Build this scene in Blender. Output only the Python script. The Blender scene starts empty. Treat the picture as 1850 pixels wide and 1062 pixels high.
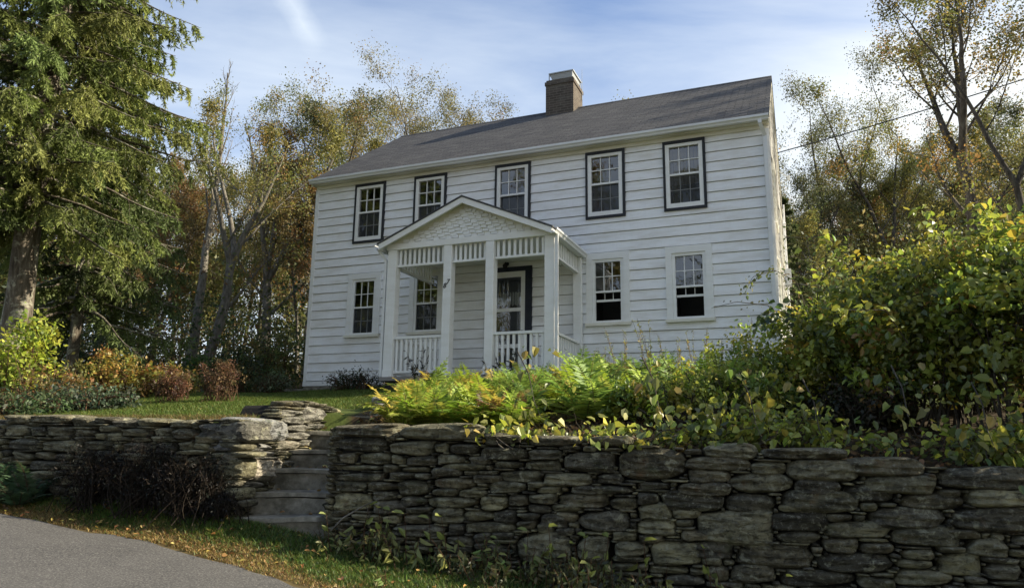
import bpy, math, random
import numpy as np
from mathutils import Matrix, Vector
PI = math.pi
scene = bpy.context.scene
COL = scene.collection
random.seed(7)
CAMZ = 1.6

# ------------------------------------------------------------------ camera
W_, H_ = 1850, 1062
FPX, PITCH, ROLL = 1319.39, .2008, -.0137
YAW = .3864
cp, sp, cr, sr = math.cos(PITCH), math.sin(PITCH), math.cos(ROLL), math.sin(ROLL)
_R = np.array([1, 0, 0.]); _U = np.array([0, -sp, cp]); _F = np.array([0, cp, sp])
IR = cr*_R - sr*_U; IU = sr*_R + cr*_U
CAM = np.array([0, 0, CAMZ])

def ray(px, py):
    return _F + (px - W_/2)/FPX*IR - (py - H_/2)/FPX*IU

def at(px, py, Y):
    d = ray(px, py)
    return d*Y/d[1] + CAM

cam = bpy.data.cameras.new('camera')
camo = bpy.data.objects.new('camera', cam); COL.objects.link(camo)
cam.sensor_width = 36; cam.lens = FPX/W_*36; cam.clip_start = .05; cam.clip_end = 2000
m = Matrix.Identity(4)
for i in range(3):
    m[i][0] = IR[i]; m[i][1] = IU[i]; m[i][2] = -_F[i]; m[i][3] = CAM[i]
camo.matrix_world = m
scene.camera = camo

# ------------------------------------------------------------------ tags
def tag(o, label=None, cat=None, group=None, kind=None):
    if label: o['label'] = label
    if cat: o['category'] = cat
    if group: o['group'] = group
    if kind: o['kind'] = kind
    return o

def empty(name, loc=(0, 0, 0), rz=0, parent=None):
    o = bpy.data.objects.new(name, None); COL.objects.link(o)
    o.location = loc; o.rotation_euler = (0, 0, rz); o.empty_display_size = .2
    if parent: o.parent = parent
    return o

def kids(o):
    return [c for c in bpy.data.objects if c.parent == o]

def copy_tree(o, parent=None):
    c = o.copy(); COL.objects.link(c)
    if parent is not None: c.parent = parent
    for ch in kids(o): copy_tree(ch, c)
    return c

# ------------------------------------------------------------------ node helpers
def new_mat(name):
    mt = bpy.data.materials.new(name); mt.use_nodes = True
    nt = mt.node_tree; nt.nodes.clear()
    out = nt.nodes.new('ShaderNodeOutputMaterial')
    return mt, nt, out

class N:
    """tiny node builder"""
    def __init__(s, nt): s.nt = nt
    def node(s, t, **kw):
        n = s.nt.nodes.new(t)
        for k, v in kw.items():
            if k.startswith('in_'):
                n.inputs[k[3:].replace('__', ' ')].default_value = v
            else: setattr(n, k, v)
        return n
    def link(s, a, b): s.nt.links.new(a, b)
    def coord(s, kind='Object'):
        return s.node('ShaderNodeTexCoord').outputs[kind]
    def mapping(s, vec, scale=(1, 1, 1), rot=(0, 0, 0), loc=(0, 0, 0)):
        n = s.node('ShaderNodeMapping'); n.inputs['Scale'].default_value = scale
        n.inputs['Rotation'].default_value = rot; n.inputs['Location'].default_value = loc
        s.link(vec, n.inputs['Vector']); return n.outputs[0]
    def noise(s, vec, scale=5, detail=4, rough=.6, dist=0):
        n = s.node('ShaderNodeTexNoise'); n.inputs['Scale'].default_value = scale
        n.inputs['Detail'].default_value = detail; n.inputs['Roughness'].default_value = rough
        n.inputs['Distortion'].default_value = dist
        if vec is not None: s.link(vec, n.inputs['Vector'])
        return n.outputs['Fac']
    def ramp(s, fac, stops):
        n = s.node('ShaderNodeValToRGB'); cr_ = n.color_ramp
        while len(cr_.elements) > 1: cr_.elements.remove(cr_.elements[-1])
        for i, (p, c) in enumerate(stops):
            e = cr_.elements[0] if i == 0 else cr_.elements.new(p)
            e.position = p
            if not hasattr(c, '__len__'): c = (c, c, c)
            e.color = (*c, 1)
        s.link(fac, n.inputs[0]); return n.outputs[0]
    def mix(s, fac, a, b, mode='MIX'):
        n = s.node('ShaderNodeMix'); n.data_type = 'RGBA'; n.blend_type = mode
        for idx, v in ((0, fac), (6, a), (7, b)):
            if hasattr(v, 'is_output') or isinstance(v, bpy.types.NodeSocket): s.link(v, n.inputs[idx])
            elif idx == 0: n.inputs[0].default_value = v
            else: n.inputs[idx].default_value = (*v, 1) if len(v) == 3 else v
        return n.outputs[2]
    def math(s, op, a, b=None, clamp=False):
        n = s.node('ShaderNodeMath'); n.operation = op; n.use_clamp = clamp
        for i, v in enumerate((a, b)):
            if v is None: continue
            if isinstance(v, bpy.types.NodeSocket): s.link(v, n.inputs[i])
            else: n.inputs[i].default_value = v
        return n.outputs[0]
    def bump(s, h, strength=.4, dist=.02):
        n = s.node('ShaderNodeBump'); n.inputs['Strength'].default_value = strength
        n.inputs['Distance'].default_value = dist
        s.link(h, n.inputs['Height']); return n.outputs[0]

def principled(nt, out, color, rough=.7, normal=None, spec=.3, metal=0):
    b = nt.nodes.new('ShaderNodeBsdfPrincipled')
    if isinstance(color, bpy.types.NodeSocket): nt.links.new(color, b.inputs['Base Color'])
    else: b.inputs['Base Color'].default_value = (*color, 1)
    if isinstance(rough, bpy.types.NodeSocket): nt.links.new(rough, b.inputs['Roughness'])
    else: b.inputs['Roughness'].default_value = rough
    b.inputs['Specular IOR Level'].default_value = spec
    b.inputs['Metallic'].default_value = metal
    if normal is not None: nt.links.new(normal, b.inputs['Normal'])
    nt.links.new(b.outputs[0], out.inputs[0])
    return b

M = {}
def mat_paint(name, base, dirt, amount=.5, scale=1.0, rough=.55):
    mt, nt, out = new_mat(name); n = N(nt)
    co = n.coord()
    a = n.noise(n.mapping(co, (.7*scale, .7*scale, 4*scale)), 1.6, 6, .65)
    b = n.noise(n.mapping(co, (9, 9, .8)), 2, 4, .6)
    f = n.math('MULTIPLY', n.ramp(a, [(.44, 0), (.72, 1)]), amount)
    c = n.mix(f, base, dirt)
    f2 = n.math('MULTIPLY', n.ramp(b, [(.5, 0), (.8, 1)]), amount*.5)
    c = n.mix(f2, c, tuple(x*.82 for x in base))
    nm = n.bump(n.noise(n.mapping(co, (3, 3, 40)), 3, 3), .12, .006)
    principled(nt, out, c, rough, nm, .3)
    M[name] = mt
mat_paint('siding_white', (.84, .855, .87), (.54, .51, .44), .6)
mat_paint('trim_white', (.80, .81, .80), (.58, .57, .50), .35)
mat_paint('trim_cream', (.74, .73, .64), (.50, .47, .36), .6)
mat_paint('frame_black', (.018, .020, .024), (.05, .052, .055), .5)
mat_paint('door_navy', (.012, .016, .028), (.03, .034, .042), .5)
mat_paint('metal_white', (.72, .74, .75), (.5, .5, .46), .3, rough=.35)
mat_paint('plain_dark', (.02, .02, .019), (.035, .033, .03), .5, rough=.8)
mat_paint('curtain_lace', (.55, .54, .50), (.4, .39, .36), .4, rough=.9)
mat_paint('curtain_tan', (.30, .24, .17), (.2, .16, .11), .5, rough=.9)
mat_paint('galvanised', (.42, .45, .47), (.3, .3, .3), .6, rough=.4)
mat_paint('wood_floor', (.22, .21, .2), (.12, .11, .1), .6)

def mat_shingle():
    mt, nt, out = new_mat('asphalt_shingles'); n = N(nt)
    co = n.coord()
    v = n.mapping(co, (1, 1.21, 0))
    br = n.node('ShaderNodeTexBrick'); n.link(v, br.inputs['Vector'])
    br.inputs['Scale'].default_value = 1; br.inputs['Brick Width'].default_value = .31
    br.inputs['Row Height'].default_value = .135; br.inputs['Mortar Size'].default_value = .014
    br.inputs['Color1'].default_value = (.075, .078, .086, 1); br.inputs['Color2'].default_value = (.15, .152, .155, 1)
    br.inputs['Mortar'].default_value = (.025, .025, .027, 1)
    big = n.noise(n.mapping(co, (.5, 1.6, 1)), 1.3, 5, .6)
    c = n.mix(n.ramp(big, [(.4, 0), (.7, .6)]), br.outputs[0], (.15, .152, .15))
    rowv = n.noise(n.mapping(co, (2.2, 9, 0)), 1.0, 4, .7); c = n.mix(n.ramp(rowv, [(.42, .5), (.6, 0)]), c, (.05, .052, .06)); c = n.mix(n.ramp(rowv, [(.58, 0), (.72, .4)]), c, (.19, .19, .185))
    sm = n.noise(co, 60, 3)
    c = n.mix(n.ramp(sm, [(.35, .55), (.7, 0)]), c, (.04, .04, .044))
    h = n.math('ADD', n.math('MULTIPLY', br.outputs['Fac'], -.6), n.noise(co, 25, 3))
    principled(nt, out, c, .9, n.bump(h, .6, .02), .15); M['shingle'] = mt
mat_shingle()

def mat_brick():
    mt, nt, out = new_mat('old_brick'); n = N(nt)
    co = n.coord(); sx = n.node('ShaderNodeSeparateXYZ'); n.link(co, sx.inputs[0])
    cx = n.node('ShaderNodeCombineXYZ')
    n.link(n.math('ADD', sx.outputs[0], sx.outputs[1]), cx.inputs[0]); n.link(sx.outputs[2], cx.inputs[1])
    br = n.node('ShaderNodeTexBrick'); n.link(cx.outputs[0], br.inputs['Vector'])
    br.inputs['Scale'].default_value = 1; br.inputs['Brick Width'].default_value = .215
    br.inputs['Row Height'].default_value = .072; br.inputs['Mortar Size'].default_value = .006
    br.inputs['Color1'].default_value = (.066, .056, .049, 1); br.inputs['Color2'].default_value = (.096, .08, .068, 1)
    br.inputs['Mortar'].default_value = (.17, .15, .12, 1)
    st = n.noise(co, 3, 5)
    c = n.mix(n.ramp(st, [(.5, 0), (.75, .5)]), br.outputs[0], (.17, .165, .14))
    principled(nt, out, c, .9, n.bump(br.outputs['Fac'], -.4, .01), .2); M['brick'] = mt
mat_brick()

def mat_stone(name, mult=1.0):
    mt, nt, out = new_mat(name); n = N(nt)
    co = n.coord(); at_ = n.node('ShaderNodeAttribute'); at_.attribute_name = 'tint'
    a = n.noise(n.mapping(co, (1, 1, 1.5)), 6, 7, .68)
    c = n.mix(n.ramp(a, [(.3, .8), (.6, 0)]), at_.outputs['Color'], (.03, .028, .024))
    l = n.noise(co, 11, 6, .7, .6)
    l2 = n.noise(n.mapping(co, loc=(3, 3, 1)), 26, 5, .75); c = n.mix(n.ramp(l2, [(.55, 0), (.66, .7)]), c, (.30*mult, .30*mult, .25*mult)); c = n.mix(n.ramp(l2, [(.36, .7), (.44, 0)]), c, (.03, .029, .025))
    c = n.mix(n.ramp(l, [(.55, 0), (.64, .75)]), c, (.36*mult, .36*mult, .26*mult))
    ms = n.noise(n.mapping(co, loc=(5, 2, 8)), 4.5, 5, .7)
    c = n.mix(n.ramp(ms, [(.58, 0), (.7, .55)]), c, (.055, .07, .025))
    rs = n.noise(n.mapping(co, loc=(1, 9, 3)), 6, 4, .6)
    c = n.mix(n.ramp(rs, [(.62, 0), (.75, .5)]), c, (.17, .09, .04))
    h = n.math('ADD', n.noise(n.mapping(co, (1, 1, 4)), 9, 8, .7), n.math('MULTIPLY', n.noise(co, 45, 4), .4))
    cr2 = n.noise(n.mapping(co, (2, 2, 6), rot=(.1, .25, 0)), 4, 6, .7); c = n.mix(n.ramp(cr2, [(.34, .6), (.42, 0)]), c, (.022, .022, .019))
    h = n.math('ADD', h, n.math('MULTIPLY', n.ramp(cr2, [(.34, 0), (.46, 1)]), .7))
    principled(nt, out, c, .9, n.bump(h, 1.0, .045), .2); M[name] = mt
mat_stone('fieldstone')

def mat_tint(name, rough=.9, bump=0, bscale=20, var=.35):
    mt, nt, out = new_mat(name); n = N(nt)
    at_ = n.node('ShaderNodeAttribute'); at_.attribute_name = 'tint'
    co = n.coord(); v = n.noise(co, bscale, 5, .65)
    c = n.mix(n.ramp(v, [(.3, var), (.65, 0)]), at_.outputs['Color'], (.02, .018, .012))
    principled(nt, out, c, rough, n.bump(v, bump, .02) if bump else None, .15); M[name] = mt
mat_tint('soil', .95, .6, 14)

def mat_bark(name, dark, light, sc=1.0, lichen=.5):
    mt, nt, out = new_mat(name); n = N(nt); co = n.coord()
    a = n.noise(n.mapping(co, (6*sc, 6*sc, 1.2*sc)), 2.5, 7, .7, .4)
    c = n.ramp(a, [(.32, tuple(x*.45 for x in dark)), (.5, dark), (.68, light)])
    l = n.noise(co, 3.2*sc, 6, .7, .5)
    c = n.mix(n.ramp(l, [(.52, 0), (.6, lichen)]), c, (.36, .36, .29))
    principled(nt, out, c, .95, n.bump(a, .8, .04), .1); M[name] = mt
mat_bark('bark_spruce', (.11, .095, .075), (.22, .2, .17), 1, .75)
mat_bark('bark_grey', (.15, .14, .12), (.25, .235, .205), 1, .12)
mat_bark('bark_dark', (.075, .066, .055), (.13, .12, .10), 1, .08)
mat_bark('dead_twig', (.028, .022, .017), (.05, .042, .034), 2, .0)
mat_bark('twig_brown', (.09, .055, .035), (.16, .1, .06), 2, .0)

def mat_leaf(name, trans=.45, gloss=.06, rough=.45):
    mt, nt, out = new_mat(name); n = N(nt)
    at_ = n.node('ShaderNodeAttribute'); at_.attribute_name = 'tint'
    d = n.node('ShaderNodeBsdfDiffuse'); t = n.node('ShaderNodeBsdfTranslucent'); g = n.node('ShaderNodeBsdfGlossy')
    g.inputs['Roughness'].default_value = rough; g.inputs['Color'].default_value = (.8, .85, .9, 1)
    n.link(at_.outputs['Color'], d.inputs['Color'])
    tc = n.mix(.5, at_.outputs['Color'], (.20, .20, .01), 'ADD') if False else at_.outputs['Color']
    n.link(tc, t.inputs['Color'])
    m1 = n.node('ShaderNodeMixShader'); m1.inputs[0].default_value = trans
    n.link(d.outputs[0], m1.inputs[1]); n.link(t.outputs[0], m1.inputs[2])
    m2 = n.node('ShaderNodeMixShader'); m2.inputs[0].default_value = gloss
    n.link(m1.outputs[0], m2.inputs[1]); n.link(g.outputs[0], m2.inputs[2])
    n.link(m2.outputs[0], out.inputs[0]); M[name] = mt
mat_leaf('leaf', .5, .03, .55)
mat_leaf('leaf_glossy', .5, .05, .45)
mat_leaf('needle', .32, .015, .6)
mat_leaf('blade', .35, .03, .5)
mat_leaf('dry_leaf', .25, .02, .6)

def mat_asphalt():
    mt, nt, out = new_mat('asphalt'); n = N(nt); co = n.coord()
    a = n.noise(co, 70, 4, .8); b = n.noise(co, .9, 5, .6); d = n.noise(n.mapping(co, (2, 5, 1)), 2, 5, .6)
    c = n.ramp(a, [(.34, (.025, .025, .027)), (.52, (.078, .077, .075)), (.64, (.20, .196, .185))])
    c = n.mix(n.ramp(b, [(.4, 0), (.7, .5)]), c, (.12, .118, .113))
    c = n.mix(n.ramp(d, [(.5, 0), (.75, .35)]), c, (.05, .05, .05))
    principled(nt, out, c, .85, n.bump(a, .5, .008), .3); M['asphalt'] = mt
mat_asphalt()

def mat_concrete():
    mt, nt, out = new_mat('step_stone'); n = N(nt); co = n.coord()
    a = n.noise(co, 5, 7, .7); b = n.noise(n.mapping(co, (2, 2, 2.4)), 2.2, 6)
    c = n.ramp(a, [(.3, (.12, .112, .09)), (.52, (.27, .255, .21)), (.72, (.42, .40, .345))])
    c = n.mix(n.ramp(b, [(.45, 0), (.66, .75)]), c, (.05, .048, .034))
    principled(nt, out, c, .9, n.bump(n.noise(co, 30, 5), .5, .012), .2); M['concrete'] = mt
mat_concrete()

def mat_glass():
    mt, nt, out = new_mat('window_glass'); n = N(nt)
    fr = n.node('ShaderNodeFresnel'); fr.inputs[0].default_value = 1.5
    co = n.coord(); w = n.noise(co, 3.0, 2, .5)
    nm = n.bump(w, .06, .02)
    g = n.node('ShaderNodeBsdfGlossy'); g.inputs['Roughness'].default_value = .01
    g.inputs['Color'].default_value = (.95, .97, 1, 1); n.link(nm, g.inputs['Normal'])
    t = n.node('ShaderNodeBsdfTransparent'); t.inputs[0].default_value = (.82, .86, .85, 1)
    f = n.math('ADD', n.math('MULTIPLY', fr.outputs[0], 1.3), .07, True)
    m1 = n.node('ShaderNodeMixShader'); n.link(f, m1.inputs[0])
    n.link(t.outputs[0], m1.inputs[1]); n.link(g.outputs[0], m1.inputs[2])
    n.link(m1.outputs[0], out.inputs[0]); M['glass'] = mt
mat_glass()

def mat_screen():
    mt, nt, out = new_mat('insect_screen'); n = N(nt)
    d = n.node('ShaderNodeBsdfDiffuse'); d.inputs[0].default_value = (.06, .065, .07, 1)
    t = n.node('ShaderNodeBsdfTransparent')
    m1 = n.node('ShaderNodeMixShader'); m1.inputs[0].default_value = .5
    n.link(t.outputs[0], m1.inputs[1]); n.link(d.outputs[0], m1.inputs[2]); n.link(m1.outputs[0], out.inputs[0]); M['screen'] = mt
mat_screen()

# ------------------------------------------------------------------ mesh builders
def mesh_obj(name, verts, faces, mt, parent=None, smooth=False, cols=None, loc=None):
    me = bpy.data.meshes.new(name)
    me.from_pydata([tuple(v) for v in verts], [], faces)
    if cols is not None:
        a = me.color_attributes.new('tint', 'FLOAT_COLOR', 'POINT')
        c4 = np.ones((len(verts), 4), np.float32); c4[:, :3] = cols
        a.data.foreach_set('color', c4.ravel())
    me.materials.append(M[mt] if isinstance(mt, str) else mt)
    if smooth: me.polygons.foreach_set('use_smooth', [True]*len(me.polygons))
    me.update()
    o = bpy.data.objects.new(name, me); COL.objects.link(o)
    if parent: o.parent = parent
    if loc is not None: o.location = loc
    return o

def np_mesh(name, V, Fc, mt, parent=None, cols=None, smooth=False):
    """V (n,3) float, Fc (m,k) int - all faces the same size"""
    V = np.asarray(V, np.float32); Fc = np.asarray(Fc, np.int32)
    me = bpy.data.meshes.new(name); k = Fc.shape[1]
    me.vertices.add(len(V)); me.vertices.foreach_set('co', V.ravel())
    me.loops.add(Fc.size); me.loops.foreach_set('vertex_index', Fc.ravel())
    me.polygons.add(len(Fc)); me.polygons.foreach_set('loop_start', np.arange(0, Fc.size, k, dtype=np.int32))
    me.polygons.foreach_set('use_smooth', np.full(len(Fc), smooth))
    me.update(calc_edges=True)
    if cols is not None:
        a = me.color_attributes.new('tint', 'FLOAT_COLOR', 'POINT')
        c4 = np.ones((len(V), 4), np.float32); c4[:, :3] = cols
        a.data.foreach_set('color', c4.ravel())
    me.materials.append(M[mt])
    o = bpy.data.objects.new(name, me); COL.objects.link(o)
    if parent: o.parent = parent
    return o

class MB:
    def __init__(s): s.v = []; s.f = []
    def box(s, x0, x1, y0, y1, z0, z1):
        b = len(s.v)
        s.v += [(x0,y0,z0),(x1,y0,z0),(x1,y1,z0),(x0,y1,z0),(x0,y0,z1),(x1,y0,z1),(x1,y1,z1),(x0,y1,z1)]
        s.f += [tuple(b+i for i in q) for q in ((0,3,2,1),(4,5,6,7),(0,1,5,4),(1,2,6,5),(2,3,7,6),(3,0,4,7))]
        return s
    def bar(s, a, b, w, h, up=(0, 0, 1)):
        a = Vector(a); b = Vector(b); d = (b-a).normalized(); u = Vector(up)
        r = d.cross(u).normalized(); u = r.cross(d)
        k = len(s.v)
        for p in (a, b):
            for i, j in ((-1,-1),(1,-1),(1,1),(-1,1)): s.v.append(tuple(p + r*(i*w/2) + u*(j*h/2)))
        s.f += [tuple(k+i for i in q) for q in ((0,3,2,1),(4,5,6,7),(0,1,5,4),(1,2,6,5),(2,3,7,6),(3,0,4,7))]
        return s
    def prism(s, poly, axis, a, b):
        """poly of 2d points extruded along axis from a to b"""
        k = len(s.v); n = len(poly)
        for t in (a, b):
            for p in poly:
                q = list(p); q.insert(axis, t); s.v.append(tuple(q))
        s.f.append(tuple(k+i for i in range(n))); s.f.append(tuple(k+n+i for i in reversed(range(n))))
        for i in range(n):
            j = (i+1) % n; s.f.append((k+i, k+n+i, k+n+j, k+j))
        return s
    def tube(s, pts, r, sides=8):
        k0 = len(s.v); P = [Vector(p) for p in pts]
        for i, p in enumerate(P):
            d = (P[min(i+1, len(P)-1)] - P[max(i-1, 0)]).normalized()
            u = d.cross(Vector((0, 0, 1)) if abs(d.z) < .9 else Vector((1, 0, 0))).normalized(); w = d.cross(u)
            for j in range(sides):
                a = 2*PI*j/sides; s.v.append(tuple(p + (u*math.cos(a) + w*math.sin(a))*(r[i] if hasattr(r, '__len__') else r)))
        for i in range(len(P)-1):
            for j in range(sides):
                a = k0+i*sides+j; b = k0+i*sides+(j+1) % sides
                s.f.append((a, b, b+sides, a+sides))
        s.f.append(tuple(k0+j for j in reversed(range(sides)))); s.f.append(tuple(k0+(len(P)-1)*sides+j for j in range(sides)))
        return s
    def build(s, name, mt, parent=None, smooth=False, bevel=0):
        o = mesh_obj(name, s.v, s.f, mt, parent, smooth)
        import bmesh
        bm = bmesh.new(); bm.from_mesh(o.data); bmesh.ops.recalc_face_normals(bm, faces=bm.faces)
        if bevel: bmesh.ops.bevel(bm, geom=list(bm.edges), offset=bevel, segments=1, affect='EDGES')
        bm.to_mesh(o.data); bm.free()
        return o

# ------------------------------------------------------------------ terrain
HT = np.array([-4.9371, 17.5653, 1.3663 + CAMZ])
hx = np.array([math.cos(YAW), -math.sin(YAW), 0]); hy = np.array([math.sin(YAW), math.cos(YAW), 0])
def hw(x, y, z=0): return HT + hx*x + hy*y + np.array([0, 0, z])   # house local -> world

def sm(a, b, x):
    t = np.clip((x-a)/(b-a), 0, 1); return t*t*(3-2*t)
def wall_y(X):
    return np.interp(X, [-20, -2.61, -1.72, 9, 16], [7.2+.356*17.39, 7.2, 7.05, 7.05-.27*10.72, 3.6])
def wall_top(X):   # ground level just behind the wall, relative to the eye
    return np.interp(X, [-20, -2.6, -1.7, 3.8, 9, 16], [.20, .13, .04, -.22, -.42, -.5])
def road_edge(X):
    return np.interp(X, [-40, -14, -8, -5.06, -4.31, -2.99, -2.23, -1.53, 0, 2, 5, 9, 30], [20, 11.3, 8.85, 7.56, 7.25, 6.68, 6.22, 5.82, 4.9, 3.6, 1.9, .4, -6])
def front_z(X, Y):
    return -1.6 - .0517*np.clip(X, -30, 30) + .0786*np.clip(Y, -12, 14) + .05*np.exp(-((X+2.3)/.9)**2-((Y-7.0)/.45)**2) + .17*np.exp(-((X+3.5)/1.5)**2)*sm(.1, 1, (Y-road_edge(X))/np.maximum(wall_y(X)-road_edge(X), .3))
def yard_z(X, Y):
    t = np.maximum(Y - wall_y(X), 0); zt = wall_top(X)
    dx = X-HT[0]; dy = Y-HT[1]; xh = dx*hx[0]+dy*hx[1]; yh = dx*hy[0]+dy*hy[1]
    fr = t/(t+np.maximum(0, -yh)+1e-6)
    z = zt + (1.17-zt)*fr
    wl = np.maximum(sm(.5, 5, -xh), sm(.8, 6, xh-10.73))
    hill = .15*np.minimum(np.maximum(0, yh-.5), 34)*wl + .10*np.minimum(np.maximum(0, yh-9), 34)*(1-wl)
    return z + hill + .04*np.sin(X*1.3+Y*.7)*np.clip(t/3, 0, 1)
def ground_z(X, Y):
    X = np.asarray(X, float); Y = np.asarray(Y, float)
    t = Y - wall_y(X)
    return np.where(t < .22, front_z(X, Y), yard_z(X, Y)) + CAMZ
def gz(x, y): return float(ground_z(x, y))

rng = np.random.default_rng(11)
xs = np.unique(np.concatenate([np.linspace(-160, -16, 19), np.linspace(-16, -3, 40), np.arange(-3, -1.3, .1), np.linspace(-1.3, 8, 40), np.linspace(8, 20, 16), np.linspace(20, 160, 18)]))
ts = np.unique(np.concatenate([np.linspace(-90, -9, 14), np.linspace(-9, -3, 10), np.linspace(-3, .12, 22), [.18, .27], np.linspace(.35, 4, 20), np.linspace(4, 12, 22), np.linspace(12, 40, 22), np.linspace(45, 240, 14)]))
XX, TT = np.meshgrid(xs, ts); YY = wall_y(XX)+TT
ZZ = ground_z(XX, YY)
pit = (XX > -2.66) & (XX < -1.66) & (TT > -.1) & (TT < 1.75)
ZZ = np.where(pit, np.minimum(ZZ, -1.15+.58*np.clip(TT, 0, 2)+CAMZ), ZZ)
strip = (TT > .12) & (TT < .27)
t_re = YY-road_edge(XX)
gc = np.zeros(XX.shape+(3,))
gc[:] = (.05, .055, .022)
front = TT < .2
gc[front] = (.05, .052, .022)
straw = front & (t_re < .5); gc[straw] = (.12, .09, .038)
back = TT >= .2
gc[back] = (.07, .095, .022)
bed = back & (XX > -1.9) & (TT < 4.2); gc[bed] = (.05, .036, .02)
woods = back & ((YY-HT[1])*hy[1]+(XX-HT[0])*hy[0] > 1.5); gc[woods] = (.075, .05, .025)
nx, ny = len(xs), len(ts)
idx = np.arange(nx*ny).reshape(ny, nx)
Fq = np.stack([idx[:-1, :-1], idx[:-1, 1:], idx[1:, 1:], idx[1:, :-1]], -1).reshape(-1, 4)
gnd = np_mesh('ground', np.stack([XX, YY, ZZ], -1).reshape(-1, 3), Fq, 'soil', cols=gc.reshape(-1, 3), smooth=True)
tag(gnd, kind='structure')
# road
rx = np.unique(np.concatenate([np.linspace(-60, -10, 20), np.linspace(-10, 6, 81), np.linspace(6, 60, 20)]))
rt = np.concatenate([[0, .08, .2, .5], np.linspace(1, 7, 10)])
RX, RT = np.meshgrid(rx, rt)
jit = .05*np.sin(RX*5.1)+.035*np.sin(RX*13.7+1)+.02*np.sin(RX*31)
RY = road_edge(RX) - RT + jit*np.exp(-RT*3)
RZ = front_z(RX, RY)+CAMZ+.012 - .02*np.exp(-RT*12)
idx = np.arange(RX.size).reshape(RX.shape)
Fr = np.stack([idx[:-1, :-1], idx[1:, :-1], idx[1:, 1:], idx[:-1, 1:]], -1).reshape(-1, 4)
tag(np_mesh('road', np.stack([RX, RY, RZ], -1).reshape(-1, 3), Fr, 'asphalt', smooth=True), kind='structure')

# ------------------------------------------------------------------ leaves
def unit(v): return v/np.maximum(np.linalg.norm(v, axis=-1, keepdims=True), 1e-9)
def palette(rg, n, cols, weights=None, var=.25):
    cols = np.array(cols, float)
    w = None if weights is None else np.array(weights)/sum(weights)
    c = cols[rg.choice(len(cols), n, p=w)]
    return np.clip(c*(1+var*rg.normal(size=(n, 1)))*(1+.08*rg.normal(size=(n, 3))), .004, .9)
def leaf_geo(P, D, Nn, L, Wd, cols, shape='quad', fold=.25):
    """P base points; D direction; Nn normal. returns V,F,cols"""
    n = len(P); D = unit(D); S = unit(np.cross(D, Nn)); Nn = np.cross(S, D)
    rv = np.random.default_rng(n+7)
    L = np.broadcast_to(L, n)[:, None]; Wd = np.broadcast_to(Wd, n)[:, None]
    if shape == 'quad':
        V = np.stack([P, P+D*L*.45+S*Wd*.5, P+D*L, P+D*L*.45-S*Wd*.5], 1)
        F = np.arange(n*4).reshape(n, 4); k = 4
    elif shape == 'broad':   # folded rounded leaf : 2 quads sharing a midrib
        up = Nn*Wd*(fold+rv.uniform(-.35, .3, (n, 1))); up2 = Nn*Wd*(fold+rv.uniform(-.35, .3, (n, 1)))
        dr = -Nn*L*rv.uniform(-.2, .5, (n, 1)); Wd = Wd*rv.uniform(.75, 1.2, (n, 1))
        V = np.stack([P, P+D*L*.28+S*Wd*.46+up, P+D*L*.68+S*Wd*.42+up+dr*.5, P+D*L+dr, P+D*L*.68-S*Wd*.42+up2+dr*.5, P+D*L*.28-S*Wd*.46+up2], 1)
        b = (np.arange(n)*6)[:, None]
        F = np.concatenate([b+np.array([[0, 1, 2, 3]]), b+np.array([[0, 3, 4, 5]])]); k = 6
    elif shape == 'blade':   # bent grass blade
        V = np.stack([P-S*Wd*.5, P+S*Wd*.5, P+D*L*.55+S*Wd*.35, P+D*L*.55-S*Wd*.35, P+D*L+Nn*L*.25+S*Wd*.06, P+D*L+Nn*L*.25-S*Wd*.06], 1)
        b = (np.arange(n)*6)[:, None]
        F = np.concatenate([b+np.array([[0, 1, 2, 3]]), b+np.array([[3, 2, 4, 5]])]); k = 6
    return V.reshape(-1, 3), F, np.repeat(cols, k, 0)
def leaves(name, P, D, Nn, L, Wd, cols, mt='leaf', parent=None, shape='quad', fold=.25):
    V, F, C = leaf_geo(P, D, Nn, L, Wd, cols, shape, fold)
    return np_mesh(name, V, F, mt, parent, cols=C)
def rdir(rg, n): return unit(rg.normal(size=(n, 3)))

def tubes(name, lines, mt, parent=None, sides=(7, 5, 4, 3)):
    """lines: list of (points (k,3), radii (k), level)"""
    V = []; F = []; b = 0
    for P, r, lv in lines:
        P = np.asarray(P, float); s = sides[min(lv, len(sides)-1)]
        d = unit(np.gradient(P, axis=0))
        ref = np.where(np.abs(d[:, 2:3]) < .9, np.array([[0, 0, 1.]]), np.array([[1., 0, 0]]))
        u = unit(np.cross(d, ref)); w = np.cross(d, u)
        a = np.arange(s)*2*PI/s
        ring = P[:, None]+(u[:, None]*np.cos(a)[None, :, None]+w[:, None]*np.sin(a)[None, :, None])*np.asarray(r)[:, None, None]
        V.append(ring.reshape(-1, 3)); k = len(P)
        i = b+np.arange((k-1)*s).reshape(k-1, s)
        F.append(np.stack([i, np.roll(i, -1, 1), np.roll(i, -1, 1)+s, i+s], -1).reshape(-1, 4)); b += k*s
    return np_mesh(name, np.concatenate(V), np.concatenate(F), mt, parent, smooth=True)

def grow(rg, p, d, L, r0, r1, nseg, wob, up):
    pts = [np.array(p, float)]; d = unit(np.array(d, float))
    for i in range(nseg):
        d = unit(d + rg.normal(size=3)*wob + np.array([0, 0, up]))
        pts.append(pts[-1]+d*L/nseg)
    P = np.array(pts); return P, np.linspace(r0, r1, nseg+1), d
def along(P, t):
    i = min(int(t*(len(P)-1)), len(P)-2); f = t*(len(P)-1)-i
    return P[i]*(1-f)+P[i+1]*f, unit(P[i+1]-P[i])

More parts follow.
